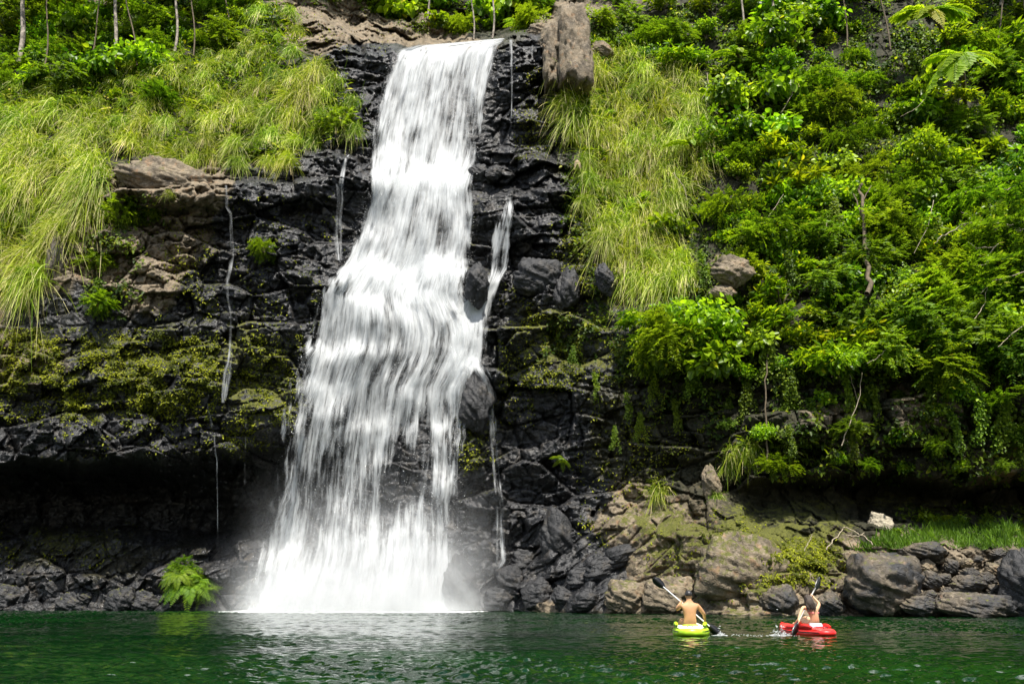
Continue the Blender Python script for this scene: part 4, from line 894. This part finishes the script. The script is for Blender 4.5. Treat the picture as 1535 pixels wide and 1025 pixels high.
for nm, rows in (('upper_curtain', up), ('middle_cascade', mid), ('lower_veil', low)):
    o, pos[nm] = sheet(nm, rows, HOLES, wf, .55, .92 if nm == 'lower_veil' else .86, .2 if nm == 'lower_veil' else .12, seed=0, relief=.10)
    o2, pos[nm + '2'] = sheet('spray_layer', wide(rows), HOLES, o, 1.0, .5, .34 if nm == 'lower_veil' else .2, seed=5, relief=.20, amp=1.2)
side = [(291, 756, 770, .35), (300, 752, 772, .75), (312, 747, 774, .9), (340, 738, 771, 1.05), (375, 729, 770, 1.0), (400, 726, 766, 1.0), (412, 729, 756, 1.2), (425, 724, 750, 1.3), (440, 704, 746, 1.15), (455, 684, 740, 1.15), (480, 670, 737, 1.05), (520, 664, 733, .98), (545, 660, 726, .95), (575, 662, 705, .7), (610, 660, 698, .4)]
sheet('side_cascade', side, [(752, 360, 6, 30, .5), (745, 395, 8, 14, .4), (712, 500, 8, 20, .5), (700, 525, 6, 16, .4)], wf, .6, .85, .13, step=1.6, seed=2, relief=.12)
sheet('side_cascade', [(536, 690, 722, .9), (548, 684, 734, 1.0), (565, 690, 742, .8), (585, 718, 745, .75), (602, 728, 744, .9), (625, 728, 748, .5), (680, 732, 750, .25), (760, 738, 758, .22), (840, 734, 762, .3), (862, 720, 750, .5)], [(708, 592, 14, 32, 1.3)], wf, .7, .72, .06, step=1.6, seed=3, relief=.12)
def trickle(pts, label, dens=.8, parent=None):
    """a thin stream given as (column, row, half width) down the rock"""
    rows = [(v, u - w_ * 1.15, u + w_ * 1.15, dens * .70) for u, v, w_ in pts]
    o, _ = sheet('trickle', rows, [], parent, .28, .78, .02, 'rivulet', 1.5, .05, .8, seed=int(pts[0][0]) % 11)
    return tag(o, label, 'stream') if parent is None else o
trickle([(523, 232, 2), (518, 240, 3), (514, 258, 4), (511, 276, 5)], 'short chute of water jumping off the black ledge left of the falls', 1.1)
trickle([(510, 276, 8), (511, 300, 7), (508, 330, 7), (508, 352, 9), (510, 390, 7)], 'thin veil of water running down left beside the middle falls', .62)
trickle([(339, 278, 2.5), (340, 310, 3), (346, 320, 4), (347, 345, 4), (348, 362, 5), (349, 385, 3), (344, 400, 6), (340, 420, 5), (341, 445, 3), (346, 470, 3.5), (345, 520, 3), (345, 535, 6), (340, 560, 9), (336, 590, 7), (334, 604, 4)], 'long thin trickle zigzagging down the black face left of the falls', .82)
trickle([(312, 588, 2.5), (311, 612, 2.5), (314, 626, 4), (320, 645, 3), (322, 676, 4), (325, 690, 2), (326, 750, 1.6), (327, 822, 1.5)], 'lower trickle dripping from the overhang in front of the left cave', .85)
trickle([(368, 628, 1.6), (368, 680, 1.4), (367, 725, 1.2)], 'hair-thin drip left of the lower falls', .7)
trickle([(766, 60, 3), (767, 100, 2.2), (767, 150, 1.8), (766, 190, 1.5)], 'single thread of water right of the lip of the falls', .9)
trickle([(797, 68, 3), (797, 85, 1.6)], 'short drip over the black rock edge below the pillar', .8)
trickle([(686, 560, 1.6), (685, 640, 1.6), (685, 720, 1.4), (686, 790, 1.2)], 'fine water thread falling right of the lower falls', .75)
for pts in ([(668, 822, 3), (676, 836, 3), (680, 855, 2.5), (683, 885, 2.5)], [(676, 824, 3), (692, 832, 3), (706, 846, 3), (712, 868, 3.5), (710, 890, 4), (700, 903, 5), (684, 912, 5)], [(744, 862, 4), (726, 872, 3), (714, 890, 4)], [(655, 884, 3), (668, 886, 4), (678, 896, 4), (680, 905, 3)]):
    trickle(pts, '', .9, wf).name = 'rivulet'

# drops thrown off the edges, and fine spray at the foot
dv_, df_ = [], []
T4 = np.array([[1, 1, 1], [1, -1, -1], [-1, 1, -1], [-1, -1, 1]]) / 1.73; F4 = np.array([[0, 1, 2], [0, 3, 1], [0, 2, 3], [1, 3, 2]])
n = 7000
vv = rng.uniform(0, 1, n); row = np.where(vv < .18, rng.uniform(80, 262, n), np.where(vv < .35, rng.uniform(265, 400, n), 400 + 515 * rng.random(n) ** .7))
L_ = np.where(row < 262, np.interp(row, [r[0] for r in up], [r[1] for r in up]), np.where(row < 400, np.interp(row, [r[0] for r in mid], [r[1] for r in mid]), np.interp(row, [r[0] for r in low], [r[1] for r in low])))
R_ = np.where(row < 262, np.interp(row, [r[0] for r in up], [r[2] for r in up]), np.where(row < 400, np.interp(row, [r[0] for r in mid], [r[2] for r in mid]), np.interp(row, [r[0] for r in low], [r[2] for r in low])))
uu = L_ + (R_ - L_) * rng.beta(.55, .6, n) + rng.normal(size=n) * (3 + 7 * sstep(500, 900, row))
pd_ = surf(uu, np.minimum(row, 912), rng.uniform(.4, 1.5, n)); pd_[:, 2] = np.maximum(pd_[:, 2], .03)
sz = rng.uniform(.005, .015, n) * (1 + (rng.random(n) < .03) * 1.2)
V_ = pd_[:, None] + T4[None] * sz[:, None, None] * np.array([1, 1, 1.8]); Fd = (np.arange(n) * 4)[:, None, None] + F4[None]
tag(link('water_drops', mesh_np('water_drops', V_.reshape(-1, 3), Fd.reshape(-1, 3), M['drop']), wf), kind='stuff')

def mist(name, lo, hi, density, fall):
    m, nt_, out = newmat(name); N = NT(nt_)
    g = N.n('ShaderNodeTexCoord').outputs['Object']      # box spans -1..1
    P = N.n('ShaderNodeNewGeometry').outputs['Position']
    sx = N.n('ShaderNodeSeparateXYZ'); N.l(g, sx.inputs[0])
    ex = N.ramp(N.math('ABSOLUTE', sx.outputs[0]), 1.0, .35); ey = N.ramp(N.math('ABSOLUTE', sx.outputs[1]), 1.0, .3)
    ez = N.math('POWER', N.math('MULTIPLY_ADD', sx.outputs[2], -.5, .5, clamp=True), fall)
    nz = N.ramp(N.noise(P, .55, 4, .6, .6), .28, .72)
    dn = N.math('MULTIPLY', N.math('MULTIPLY', ex, ey), N.math('MULTIPLY', ez, N.math('MULTIPLY_ADD', nz, .8, .2)))
    pv = N.n('ShaderNodeVolumePrincipled'); pv.inputs['Color'].default_value = (.95, .97, .98, 1); pv.inputs['Anisotropy'].default_value = 0.
    N.l(N.math('MULTIPLY', dn, density), pv.inputs['Density']); N.l(pv.outputs[0], out.inputs['Volume'])
    v = np.array([[x, y, z] for z in (-1, 1) for y in (-1, 1) for x in (-1, 1)], float)
    f = np.array([[0, 2, 3, 1], [4, 5, 7, 6], [0, 1, 5, 4], [2, 6, 7, 3], [0, 4, 6, 2], [1, 3, 7, 5]])
    lo, hi = np.array(lo), np.array(hi)
    return tag(link(name, mesh_np(name, v, f, m), None, (lo + hi) / 2, (0, 0, 0), (hi - lo) / 2), kind='stuff')
mist('mist', (-15.2, 45.0, .06), (.3, 51.5, 9.0), .6, 2.8)
mist('spray_mist', (-15.6, 43.0, .06), (-1.6, 50.0, 4.4), .62, 2.2)

# ------------------------------------------------------------------ the pool
yg = np.concatenate([np.arange(-30, 3, 1.5), np.arange(3, 22, .055), np.arange(22, 54, .11)])
xs = np.concatenate([np.linspace(-1, -.72, 12), np.linspace(-.70, .70, 860), np.linspace(.72, 1, 12)])
hw = np.maximum(np.abs(yg), 6) * .92 + 5
WX = xs[None] * hw[:, None]; WY = yg[:, None] + 0 * WX
WZ = np.zeros_like(WX)
wr = np.random.default_rng(3)
for i in range(60):
    lam = .15 * (.8 / .15) ** wr.random(); th = wr.normal(math.pi / 2, .6); kx, ky = 2 * math.pi / lam * math.cos(th), 2 * math.pi / lam * math.sin(th)
    a = .0056 * lam ** 1.0 * wr.uniform(.6, 1.4)
    ph = kx * WX + ky * WY + wr.random() * 6.28 + 1.3 * math.sin(i) * (fbm(WX * .3, WY * .3, i, 2) - .5) * 4
    WZ += a * (np.sin(ph) + .25 * np.cos(2 * ph))
gust = fbm(WX * .10, WY * .16, 5, 3)
WZ *= (.45 + 1.15 * sstep(.3, .7, gust)) * sstep(-2, 4, WY)
WZ += (fbm(WX * 2.2, WY * 2.2, 19, 3) - .5) * .02 * sstep(2, 5, WY)
WZ -= WZ.mean()
m, nt_, out = newmat('pool_water'); N = NT(nt_)
P = N.n('ShaderNodeNewGeometry').outputs['Position']
b = N.n('ShaderNodeBsdfPrincipled'); b.inputs['Roughness'].default_value = .04; b.inputs['IOR'].default_value = 1.33
N.l(N.mix(N.ramp(N.noise(P, .25, 3), .3, .7), (.0008, .0100, .0024), (.0028, .0235, .0034)), b.inputs['Base Color'])
bp = N.n('ShaderNodeBump'); bp.inputs['Strength'].default_value = .35; bp.inputs['Distance'].default_value = .022
mpg = N.n('ShaderNodeMapping'); N.l(P, mpg.inputs[0]); mpg.inputs['Scale'].default_value = (3.2, 7.0, 5)
N.l(N.noise(mpg.outputs[0], 1.0, 4, .55, .4), bp.inputs['Height']); N.l(bp.outputs[0], b.inputs['Normal'])
sxy = N.n('ShaderNodeSeparateXYZ'); N.l(P, sxy.inputs[0])
fm = N.math('MULTIPLY', N.ramp(sxy.outputs[1], 40.0, 49.0), N.math('MULTIPLY', N.ramp(sxy.outputs[0], -18.5, -13.), N.ramp(sxy.outputs[0], 1.0, -3.)))
fm = N.ramp(N.math('ADD', fm, N.math('MULTIPLY_ADD', N.noise(P, 1.6, 6, .65), 1.3, -.65)), .55, .85)
fo = N.n('ShaderNodeBsdfDiffuse'); fo.inputs['Color'].default_value = (.7, .73, .72, 1)
fx = N.n('ShaderNodeMixShader'); N.l(fm, fx.inputs[0]); N.l(b.outputs[0], fx.inputs[1]); N.l(fo.outputs[0], fx.inputs[2])
N.l(fx.outputs[0], out.inputs[0]); M['pool'] = m
tag(link('water', mesh_np('water', np.stack([WX, WY, WZ], -1).reshape(-1, 3), grid_faces(*WX.shape), M['pool'], None, True)), kind='structure')

# ------------------------------------------------------------------ the two paddlers
M['skin_tan'] = simple_mat('tanned_skin', (.43, .235, .115), .5, .10, 5, spec=.35, sss=.08)
M['skin_light'] = simple_mat('light_skin', (.56, .345, .20), .5, .10, 5, spec=.35, sss=.08)
M['hair_black'] = simple_mat('black_hair', (.016, .014, .014), .4, .3, 30)
M['hair_brown'] = simple_mat('brown_hair', (.030, .018, .010), .6, .5, 25)
M['lime'] = simple_mat('lime_plastic', (.42, .66, .025), .38, .10, 3)
M['cream'] = simple_mat('cream_deck', (.80, .80, .58), .5, .06, 4)
M['red'] = simple_mat('red_plastic', (.62, .018, .016), .35, .12, 3)
M['redlight'] = simple_mat('red_deck', (.72, .05, .04), .4, .10, 3)
M['shaft'] = simple_mat('paddle_shaft', (.72, .72, .72), .3, .05, 5)
M['shaft_grey'] = simple_mat('grey_shaft', (.35, .34, .32), .35, .05, 5)
M['blade'] = simple_mat('black_blade', (.012, .012, .013), .3, .1, 5)
M['denim'] = simple_mat('pale_denim', (.50, .58, .68), .8, .15, 12)
M['salmon'] = simple_mat('salmon_cloth', (.72, .25, .22), .7, .1, 10)
M['trunks'] = simple_mat('dark_swim_shorts', (.03, .035, .05), .7, .1, 10)
M['eye'] = simple_mat('eye', (.7, .7, .68), .2, .02, 5)

def skin_body(name, nodes, edges, root, mat, parent=None, loc=(0, 0, 0)):
    bm = bmesh.new(); sk = bm.verts.layers.skin.verify(); vs = {}
    for k, (p, r) in nodes.items():
        v = bm.verts.new(p); vs[k] = v
        rr = tuple(x * (1.22 if max(r) > .09 else 1.1) for x in r) if isinstance(r, tuple) else (r * 1.1, r * 1.1)
        v[sk].radius = rr; v[sk].use_root = (k == root)
    for a, b in edges: bm.edges.new((vs[a], vs[b]))
    me = bpy.data.meshes.new(name); bm.to_mesh(me); bm.free()
    t = bpy.data.objects.new('tmp', me); COL.objects.link(t)
    s = t.modifiers.new('s', 'SKIN'); s.use_smooth_shade = True; s.branch_smoothing = .6
    q = t.modifiers.new('q', 'SUBSURF'); q.levels = 2; q.render_levels = 2
    dg = bpy.context.evaluated_depsgraph_get(); out = bpy.data.meshes.new_from_object(t.evaluated_get(dg))
    bpy.data.objects.remove(t); out.materials.clear(); out.materials.append(mat); out.name = name
    for p in out.polygons: p.use_smooth = True
    return link(name, out, parent, loc)
def hand(nodes, edges, key, p, axis, back, sz=1.0):
    """palm at p closing round a shaft along axis: four bent fingers and a thumb set on the side of the palm"""
    p = Vector(p); ax = Vector(axis).normalized(); bk = Vector(back).normalized(); side = ax.cross(bk).normalized()
    pal = key + '_palm'; nodes[pal] = (tuple(p + bk * .022), (.030 * sz, .018 * sz)); edges.append((key, pal))
    for i in range(4):
        o = ax * (i - 1.5) * .021; l_ = (.9, 1.05, 1.0, .78)[i] * sz
        a, b, c = f'{key}f{i}a', f'{key}f{i}b', f'{key}f{i}c'
        nodes[a] = (tuple(p + o + bk * .018 - side * .028 * l_), .0095); nodes[b] = (tuple(p + o - bk * .012 - side * .034 * l_), .009); nodes[c] = (tuple(p + o - bk * .028 - side * .008 * l_), .008)
        edges += [(pal, a), (a, b), (b, c)]
    nodes[key + 't1'] = (tuple(p + ax * .034 + bk * .012 + side * .026), .011); nodes[key + 't2'] = (tuple(p + ax * .030 - bk * .022 + side * .022), .009)
    edges += [(pal, key + 't1'), (key + 't1', key + 't2')]
def ellip(name, c, r, mat, parent, cut=None, n=20):
    bm = bmesh.new(); bmesh.ops.create_uvsphere(bm, u_segments=n, v_segments=n, radius=1)
    for v in bm.verts: v.co = Vector((c[0] + v.co.x * r[0], c[1] + v.co.y * r[1], c[2] + v.co.z * r[2]))
    if cut is not None: bmesh.ops.delete(bm, geom=[v for v in bm.verts if cut(v.co)], context='VERTS')
    for f in bm.faces: f.smooth = True
    me = bpy.data.meshes.new(name); bm.to_mesh(me); bm.free(); me.materials.append(mat); return link(name, me, parent)
def loft(name, rings, mat, parent, k=24, close=True, power=2.):
    """rings of (centre, half width in x, half height, plane 'z' or 'y')"""
    V = []
    th = np.arange(k) * 2 * np.pi / k; c, s = np.cos(th), np.sin(th)
    cc = np.sign(c) * np.abs(c) ** (2 / power); ss = np.sign(s) * np.abs(s) ** (2 / power)
    for (x, y, z), rx, rz, pl in rings:
        V.append(np.stack([x + rx * cc, y + 0 * c, z + rz * ss], -1) if pl == 'y' else np.stack([x + rx * cc, y + rz * ss, z + 0 * c], -1))
    V = np.concatenate(V); n = len(rings); i = np.arange(n * k).reshape(n, k); j = np.roll(i, -1, 1)
    f = np.stack([i[:-1], i[1:], j[1:], j[:-1]], -1).reshape(-1, 4)
    me = bpy.data.meshes.new(name); me.from_pydata(V.tolist(), [], f.tolist() + ([list(range(k)), list(range((n - 1) * k, n * k))[::-1]] if close else []))
    for p in me.polygons: p.use_smooth = True
    bm = bmesh.new(); bm.from_mesh(me); bmesh.ops.recalc_face_normals(bm, faces=bm.faces); bm.to_mesh(me); bm.free()
    me.materials.append(mat); return link(name, me, parent)
def paddle(label, loc, a, b, mats, twist, blade=.46, bw=.105):
    e = bpy.data.objects.new('paddle', None); COL.objects.link(e); e.location = loc
    a, b = np.array(a, float), np.array(b, float); ax = unit(b - a)
    mb = MB(); mb.tube([a + ax * blade * .75, (a + b) / 2, b - ax * blade * .75], .017, 10); link('shaft', mb.mesh('shaft', mats[0], True), e)
    for p, s_ in ((a, 1), (b, -1)):
        d = ax * s_; sd = unit(np.cross(d, np.array([math.cos(twist), math.sin(twist), .2]))); nn = np.cross(sd, d); mb = MB()
        t = np.linspace(0, 1, 9); wv_ = bw * np.array([.35, .78, .98, 1.0, .96, .85, .6, .3, .17]); V = []
        for q in range(9):
            cpt = p + d * blade * t[q]; th = .011
            V += [cpt + sd * wv_[q] + nn * .018 * math.sin(t[q] * 3.1), cpt + nn * th, cpt - sd * wv_[q] + nn * .018 * math.sin(t[q] * 3.1), cpt - nn * th]
        i = np.arange(36).reshape(9, 4); j = np.roll(i, -1, 1)
        f = np.concatenate([np.stack([i[:-1], j[:-1], j[1:], i[1:]], -1).reshape(-1, 4), i[:1], i[-1:]])
        mb.add(V, f); link('blade', mb.mesh('blade', mats[1], True), e)
    return tag(e, label, 'paddle')
YK = 22.4
# man, seen from behind, in the lime kayak
m0 = at(1035.5, 946.5, YK); m0[2] = 0
nd = {'pelvis': ((0, 0, .22), (.165, .12)), 'waist': ((0, -.015, .40), (.140, .095)), 'chest': ((0, 0, .57), (.175, .115)), 'upper': ((0, .01, .69), (.145, .085)), 'neck': ((0, .02, .795), .056),
      'jaw': ((0, .04, .87), (.068, .08)), 'head': ((0, .03, .955), (.074, .09)), 'top': ((0, .025, 1.02), (.05, .06)), 'nose': ((0, .13, .93), .014),
      'earL': ((-.088, .03, .935), .016), 'earR': ((.088, .03, .935), .016),
      'shL': ((-.195, .02, .705), .062), 'elL': ((-.285, .17, .60), .046), 'wrL': ((-.16, .37, .735), .031), 'shR': ((.195, .01, .70), .064), 'elR': ((.365, .09, .50), .044), 'wrR': ((.43, .31, .345), .031),
      'hipL': ((-.09, .10, .19), .09), 'knL': ((-.10, .48, .34), .062), 'anL': ((-.14, .86, .20), .042), 'ftL': ((-.14, .96, .24), .038), 'hipR': ((.09, .10, .19), .09), 'knR': ((.17, .48, .36), .062), 'anR': ((.14, .86, .20), .042), 'ftR': ((.14, .96, .24), .038)}
ed = [('pelvis', 'waist'), ('waist', 'chest'), ('chest', 'upper'), ('upper', 'neck'), ('neck', 'jaw'), ('jaw', 'head'), ('head', 'top'), ('head', 'nose'), ('head', 'earL'), ('head', 'earR'), ('upper', 'shL'), ('shL', 'elL'), ('elL', 'wrL'), ('upper', 'shR'), ('shR', 'elR'), ('elR', 'wrR'),
      ('pelvis', 'hipL'), ('hipL', 'knL'), ('knL', 'anL'), ('anL', 'ftL'), ('pelvis', 'hipR'), ('hipR', 'knR'), ('knR', 'anR'), ('anR', 'ftR')]
A_, B_ = np.array([-.81, .40, 1.36]), np.array([.80, .38, -.02]); axm = B_ - A_
hand(nd, ed, 'wrL', A_ + axm * .43, axm, (-.5, -.3, .6)); hand(nd, ed, 'wrR', A_ + axm * .775, axm, (-.1, -.6, .5))
man = skin_body('person', nd, ed, 'pelvis', M['skin_tan'], None, m0)
tag(man, 'bare-backed dark-haired man seen from behind paddling the lime kayak', 'person')
ellip('hair', (0, .022, .965), (.092, .108, .10), M['hair_black'], man, lambda c: c.z < .925 + (c.y > .07) * .06)
loft('swim_shorts', [((0, .02, .10), .165, .14, 'z'), ((0, .015, .20), .18, .145, 'z'), ((0, 0, .255), .172, .128, 'z')], M['trunks'], man, close=False)
for sx in (-1, 1): ellip('eye', (sx * .032, .112, .955), (.012, .01, .009), M['eye'], man, n=10)
paddle('paddle with white shaft and black blades held slantwise by the man', m0, A_, B_, (M['shaft'], M['blade']), 1.2, .44, .105)
def kayak(name, label, loc, yaw, L, W, zt, mats, stern, bowrise):
    e = bpy.data.objects.new(name, None); COL.objects.link(e); e.location = loc; e.rotation_euler = (0, 0, yaw)
    t = np.linspace(0, 1, 17); R = []; Dk = []
    for q in t:
        y = -stern + L * q; w_ = W * max(.10, (math.sin(math.pi * (q * .88 + .10))) ** .55); top = zt + .05 * math.sin(math.pi * min(1, q * 1.4)) + bowrise * max(0, q - .6) ** 2 * 4; bot = -.09 + .16 * abs(q - .5) ** 3 * 6
        if q in (t[0], t[-1]): w_ *= .55
        R.append(((0, y, (top + bot) / 2), w_, (top - bot) / 2, 'y'))
        if 0 < q < 1: Dk.append(((0, y, top - .012), w_ * .86, .03, 'y'))
    loft('hull', R, mats[0], e, 28, True, 2.9); loft('deck', Dk, mats[1], e, 20, True, 2.5)
    # raised side walls along the cockpit and the back rest
    mb = MB()
    for sg in (-1, 1):
        y = np.linspace(-.28, .95, 9); p = np.stack([sg * W * (.80 - .10 * ((y - .3) / .6) ** 2), y, zt + .045 + .05 * np.exp(-((y + .02) / .25) ** 2) + 0 * y], -1)
        mb.tube(p, np.array([.02, .05, .055, .05, .045, .04, .04, .035, .01]), 10)
    link('gunwale', mb.mesh('gunwale', mats[0], True), e)
    loft('back_rest', [((0, -.20, zt), W * .42, .025, 'z'), ((0, -.215, zt + .06), W * .44, .028, 'z'), ((0, -.22, zt + .085), W * .36, .012, 'z')], mats[2], e, 20)
    mb = MB(); ys = np.linspace(.06, .94, 15); P_ = []
    for sg in (-1, 1):
        for q in (ys if sg < 0 else ys[::-1]):
            P_.append((sg * W * max(.10, (math.sin(math.pi * (q * .88 + .10))) ** .55) * .985, -stern + L * q, zt * .62 + bowrise * max(0, q - .6) ** 2 * 3))
    mb.tube(np.array(P_ + P_[:1]), .012, 5); link('seam', mb.mesh('seam', M['blade'], True), e)
    mb = MB(); y0 = -stern + L * .10; mb.tube([(-.07, y0, zt + .03), (-.05, y0 - .02, zt + .07), (.05, y0 - .02, zt + .07), (.07, y0, zt + .03)], .012, 6); link('handle', mb.mesh('handle', M['blade'], True), e)
    return tag(e, label, 'kayak')
kayak('kayak', 'lime green sit-on kayak with cream deck seen from its stern', m0, -.205, 2.7, .455, .17, (M['lime'], M['cream'], M['lime']), .72, .12)
# woman, long hair, in the red kayak turned to the left
f0 = at(1222, 946.5, YK); f0[2] = 0
nd = {'pelvis': ((.03, 0, .24), (.150, .12)), 'waist': ((.02, -.01, .38), (.105, .08)), 'chest': ((0, 0, .53), (.128, .095)), 'upper': ((-.02, .01, .615), (.105, .07)), 'neck': ((-.06, .02, .70), .042), 'jaw': ((-.085, .035, .775), (.055, .07)), 'head': ((-.10, .03, .855), (.066, .082)), 'top': ((-.105, .025, .92), (.045, .055)),
      'nose': ((-.125, .12, .83), .012), 'earL': ((-.175, .03, .835), .013), 'earR': ((-.025, .03, .835), .013),
      'shL': ((-.145, 0, .635), .046), 'elL': ((-.265, -.05, .66), .036), 'wrL': ((-.435, -.15, .375), .026), 'shR': ((.115, .0, .62), .046), 'elR': ((.205, .12, .74), .035), 'wrR': ((.085, .19, .905), .025),
      'hipL': ((-.05, .08, .21), .085), 'knL': ((-.20, .44, .36), .058), 'anL': ((-.24, .78, .22), .038), 'ftL': ((-.25, .86, .25), .034), 'hipR': ((.09, .10, .21), .085), 'knR': ((-.02, .52, .40), .058), 'anR': ((-.14, .88, .22), .038), 'ftR': ((-.16, .98, .25), .034)}
ed = [('pelvis', 'waist'), ('waist', 'chest'), ('chest', 'upper'), ('upper', 'neck'), ('neck', 'jaw'), ('jaw', 'head'), ('head', 'top'), ('head', 'nose'), ('head', 'earL'), ('head', 'earR'), ('upper', 'shL'), ('shL', 'elL'), ('elL', 'wrL'), ('upper', 'shR'), ('shR', 'elR'), ('elR', 'wrR'),
      ('pelvis', 'hipL'), ('hipL', 'knL'), ('knL', 'anL'), ('anL', 'ftL'), ('pelvis', 'hipR'), ('hipR', 'knR'), ('knR', 'anR'), ('anR', 'ftR')]
A_, B_ = np.array([.40, .45, 1.36]), np.array([-.69, -.38, .03]); axm = B_ - A_
hand(nd, ed, 'wrL', A_ + axm * .775, axm, (.3, .3, .6), .9); hand(nd, ed, 'wrR', A_ + axm * .31, axm, (.5, -.2, -.5), .9)
wom = skin_body('person', nd, ed, 'pelvis', M['skin_light'], None, f0)
tag(wom, 'woman with long brown hair in bikini top and pale shorts paddling the red kayak', 'person')
hb = MB(); r2 = np.random.default_rng(5)
for i in range(210):
    az = r2.uniform(2.9, 6.5); el = r2.uniform(.05, 1.5)
    c = np.array([-.102, .028, .865]); q = np.array([math.cos(az) * math.cos(el) * .080, math.sin(az) * math.cos(el) * .096, math.sin(el) * .092]); p1 = c + q
    out = unit(q * np.array([1, 1, 0]) + 1e-6); ln = r2.uniform(.13, .29)
    p0 = c + np.array([0, 0, .094]) + .2 * q * np.array([1, 1, 0]); p2 = p1 + out * .022 + np.array([.02, -.02, -.10]); p3 = np.array([-.05 + q[0] * 1.15, -.10 + r2.normal() * .02 + q[1] * .15, p1[2] - ln - .07]) + r2.normal(size=3) * .014
    hb.tube([p0, p1, p2, (p2 + p3) / 2 + out * .012, p3], [.010, .014, .014, .011, .003], 5)
link('hair', hb.mesh('hair', M['hair_brown'], True), wom)
loft('shorts', [((.03, .01, .13), .165, .13, 'z'), ((.03, .005, .22), .168, .135, 'z'), ((.028, 0, .285), .140, .112, 'z')], M['denim'], wom, close=False)
loft('bikini_top', [((0, 0, .515), .134, .101, 'z'), ((0, .0, .545), .135, .100, 'z')], M['salmon'], wom, close=False)
for sx in (-1, 1): ellip('eye', (-.112 + sx * .028, .104, .86), (.011, .009, .008), M['eye'], wom, n=10)
paddle('paddle with thin grey shaft and black blades held steeply by the woman', f0, A_, B_, (M['shaft_grey'], M['blade']), -.5, .46, .115)
kayak('kayak', 'red sit-on kayak turned to the left under the woman', f0 + np.array([.02, .05, 0]), .24, 2.2, .37, .125, (M['red'], M['redlight'], M['red']), .66, .22)
# water thrown up by the blades
def splash(name, u, v, n, wdt, hgt):
    p = at(u, v, YK - .2); p[2] = 0; q = r2.normal(size=(n, 3)) * np.array([wdt, wdt * .7, 0]); q[:, 2] = np.abs(r2.normal(size=n)) ** 2 * hgt * np.exp(-(q[:, 0] / wdt) ** 2) + .004
    s_ = r2.uniform(.005, .014, n); V = q[:, None] + T4[None] * s_[:, None, None] * np.array([2.6, 1.6, .7])
    o = link(name, mesh_np(name, V.reshape(-1, 3), ((np.arange(n) * 4)[:, None, None] + F4[None]).reshape(-1, 3), M['drop']), None, p); return o
tag(splash('splash', 1169, 943, 260, .15, .06), kind='stuff')
tag(splash('spray', 1080, 944, 130, .08, .03), kind='stuff')
tag(splash('foam', 1120, 945, 60, .40, .003), kind='stuff')

# ------------------------------------------------------------------ light, sky
SUN_EL, SUN_AZ = math.radians(59), math.radians(170)       # azimuth from +Y towards +X
w = bpy.data.worlds.new('World'); SC.world = w; w.use_nodes = True
nt = w.node_tree; bg = nt.nodes['Background']; sky = nt.nodes.new('ShaderNodeTexSky'); sky.sky_type = 'NISHITA'
sky.sun_disc = False; sky.sun_elevation = SUN_EL; sky.sun_rotation = SUN_AZ; sky.air_density = 1.2; sky.dust_density = 2.0
N = NT(nt); g = N.n('ShaderNodeTexCoord').outputs['Generated']
sx = N.n('ShaderNodeSeparateXYZ'); N.l(g, sx.inputs[0])
# unseen bright cloud added beyond the falls for pool glints, thin cloud elsewhere
n_ = N.noise(g, 5.0, 6, .6, .4)
bank = N.math('MULTIPLY', N.ramp(sx.outputs[1], .12, .30), N.ramp(n_, .49, .56))
thin = N.math('MULTIPLY', N.ramp(N.noise(g, 3.0, 6, .6, .3), .50, .68), .6)
c_ = N.mix(thin, sky.outputs[0], (8.5, 8.6, 8.8))
nt.links.new(N.mix(bank, c_, (24, 24, 24)), bg.inputs[0])
bg.inputs[1].default_value = .095
sd = bpy.data.lights.new('sun', 'SUN'); sd.energy = 4.6; sd.angle = math.radians(.6); sd.color = (1, .95, .86)
so = bpy.data.objects.new('sun', sd); COL.objects.link(so)
dv = Vector((math.sin(SUN_AZ) * math.cos(SUN_EL), math.cos(SUN_AZ) * math.cos(SUN_EL), math.sin(SUN_EL)))
so.rotation_euler = dv.to_track_quat('Z', 'Y').to_euler(); so.location = (10, -10, 60)
SC.view_settings.view_transform = 'Standard'; SC.view_settings.look = 'None'; SC.view_settings.exposure = .95; SC.view_settings.gamma = 1
cy = SC.cycles
cy.max_bounces = 8; cy.diffuse_bounces = 3; cy.glossy_bounces = 3; cy.transmission_bounces = 4; cy.transparent_max_bounces = 16; cy.volume_bounces = 1
cy.sample_clamp_indirect = 6; cy.caustics_reflective = False; cy.caustics_refractive = False
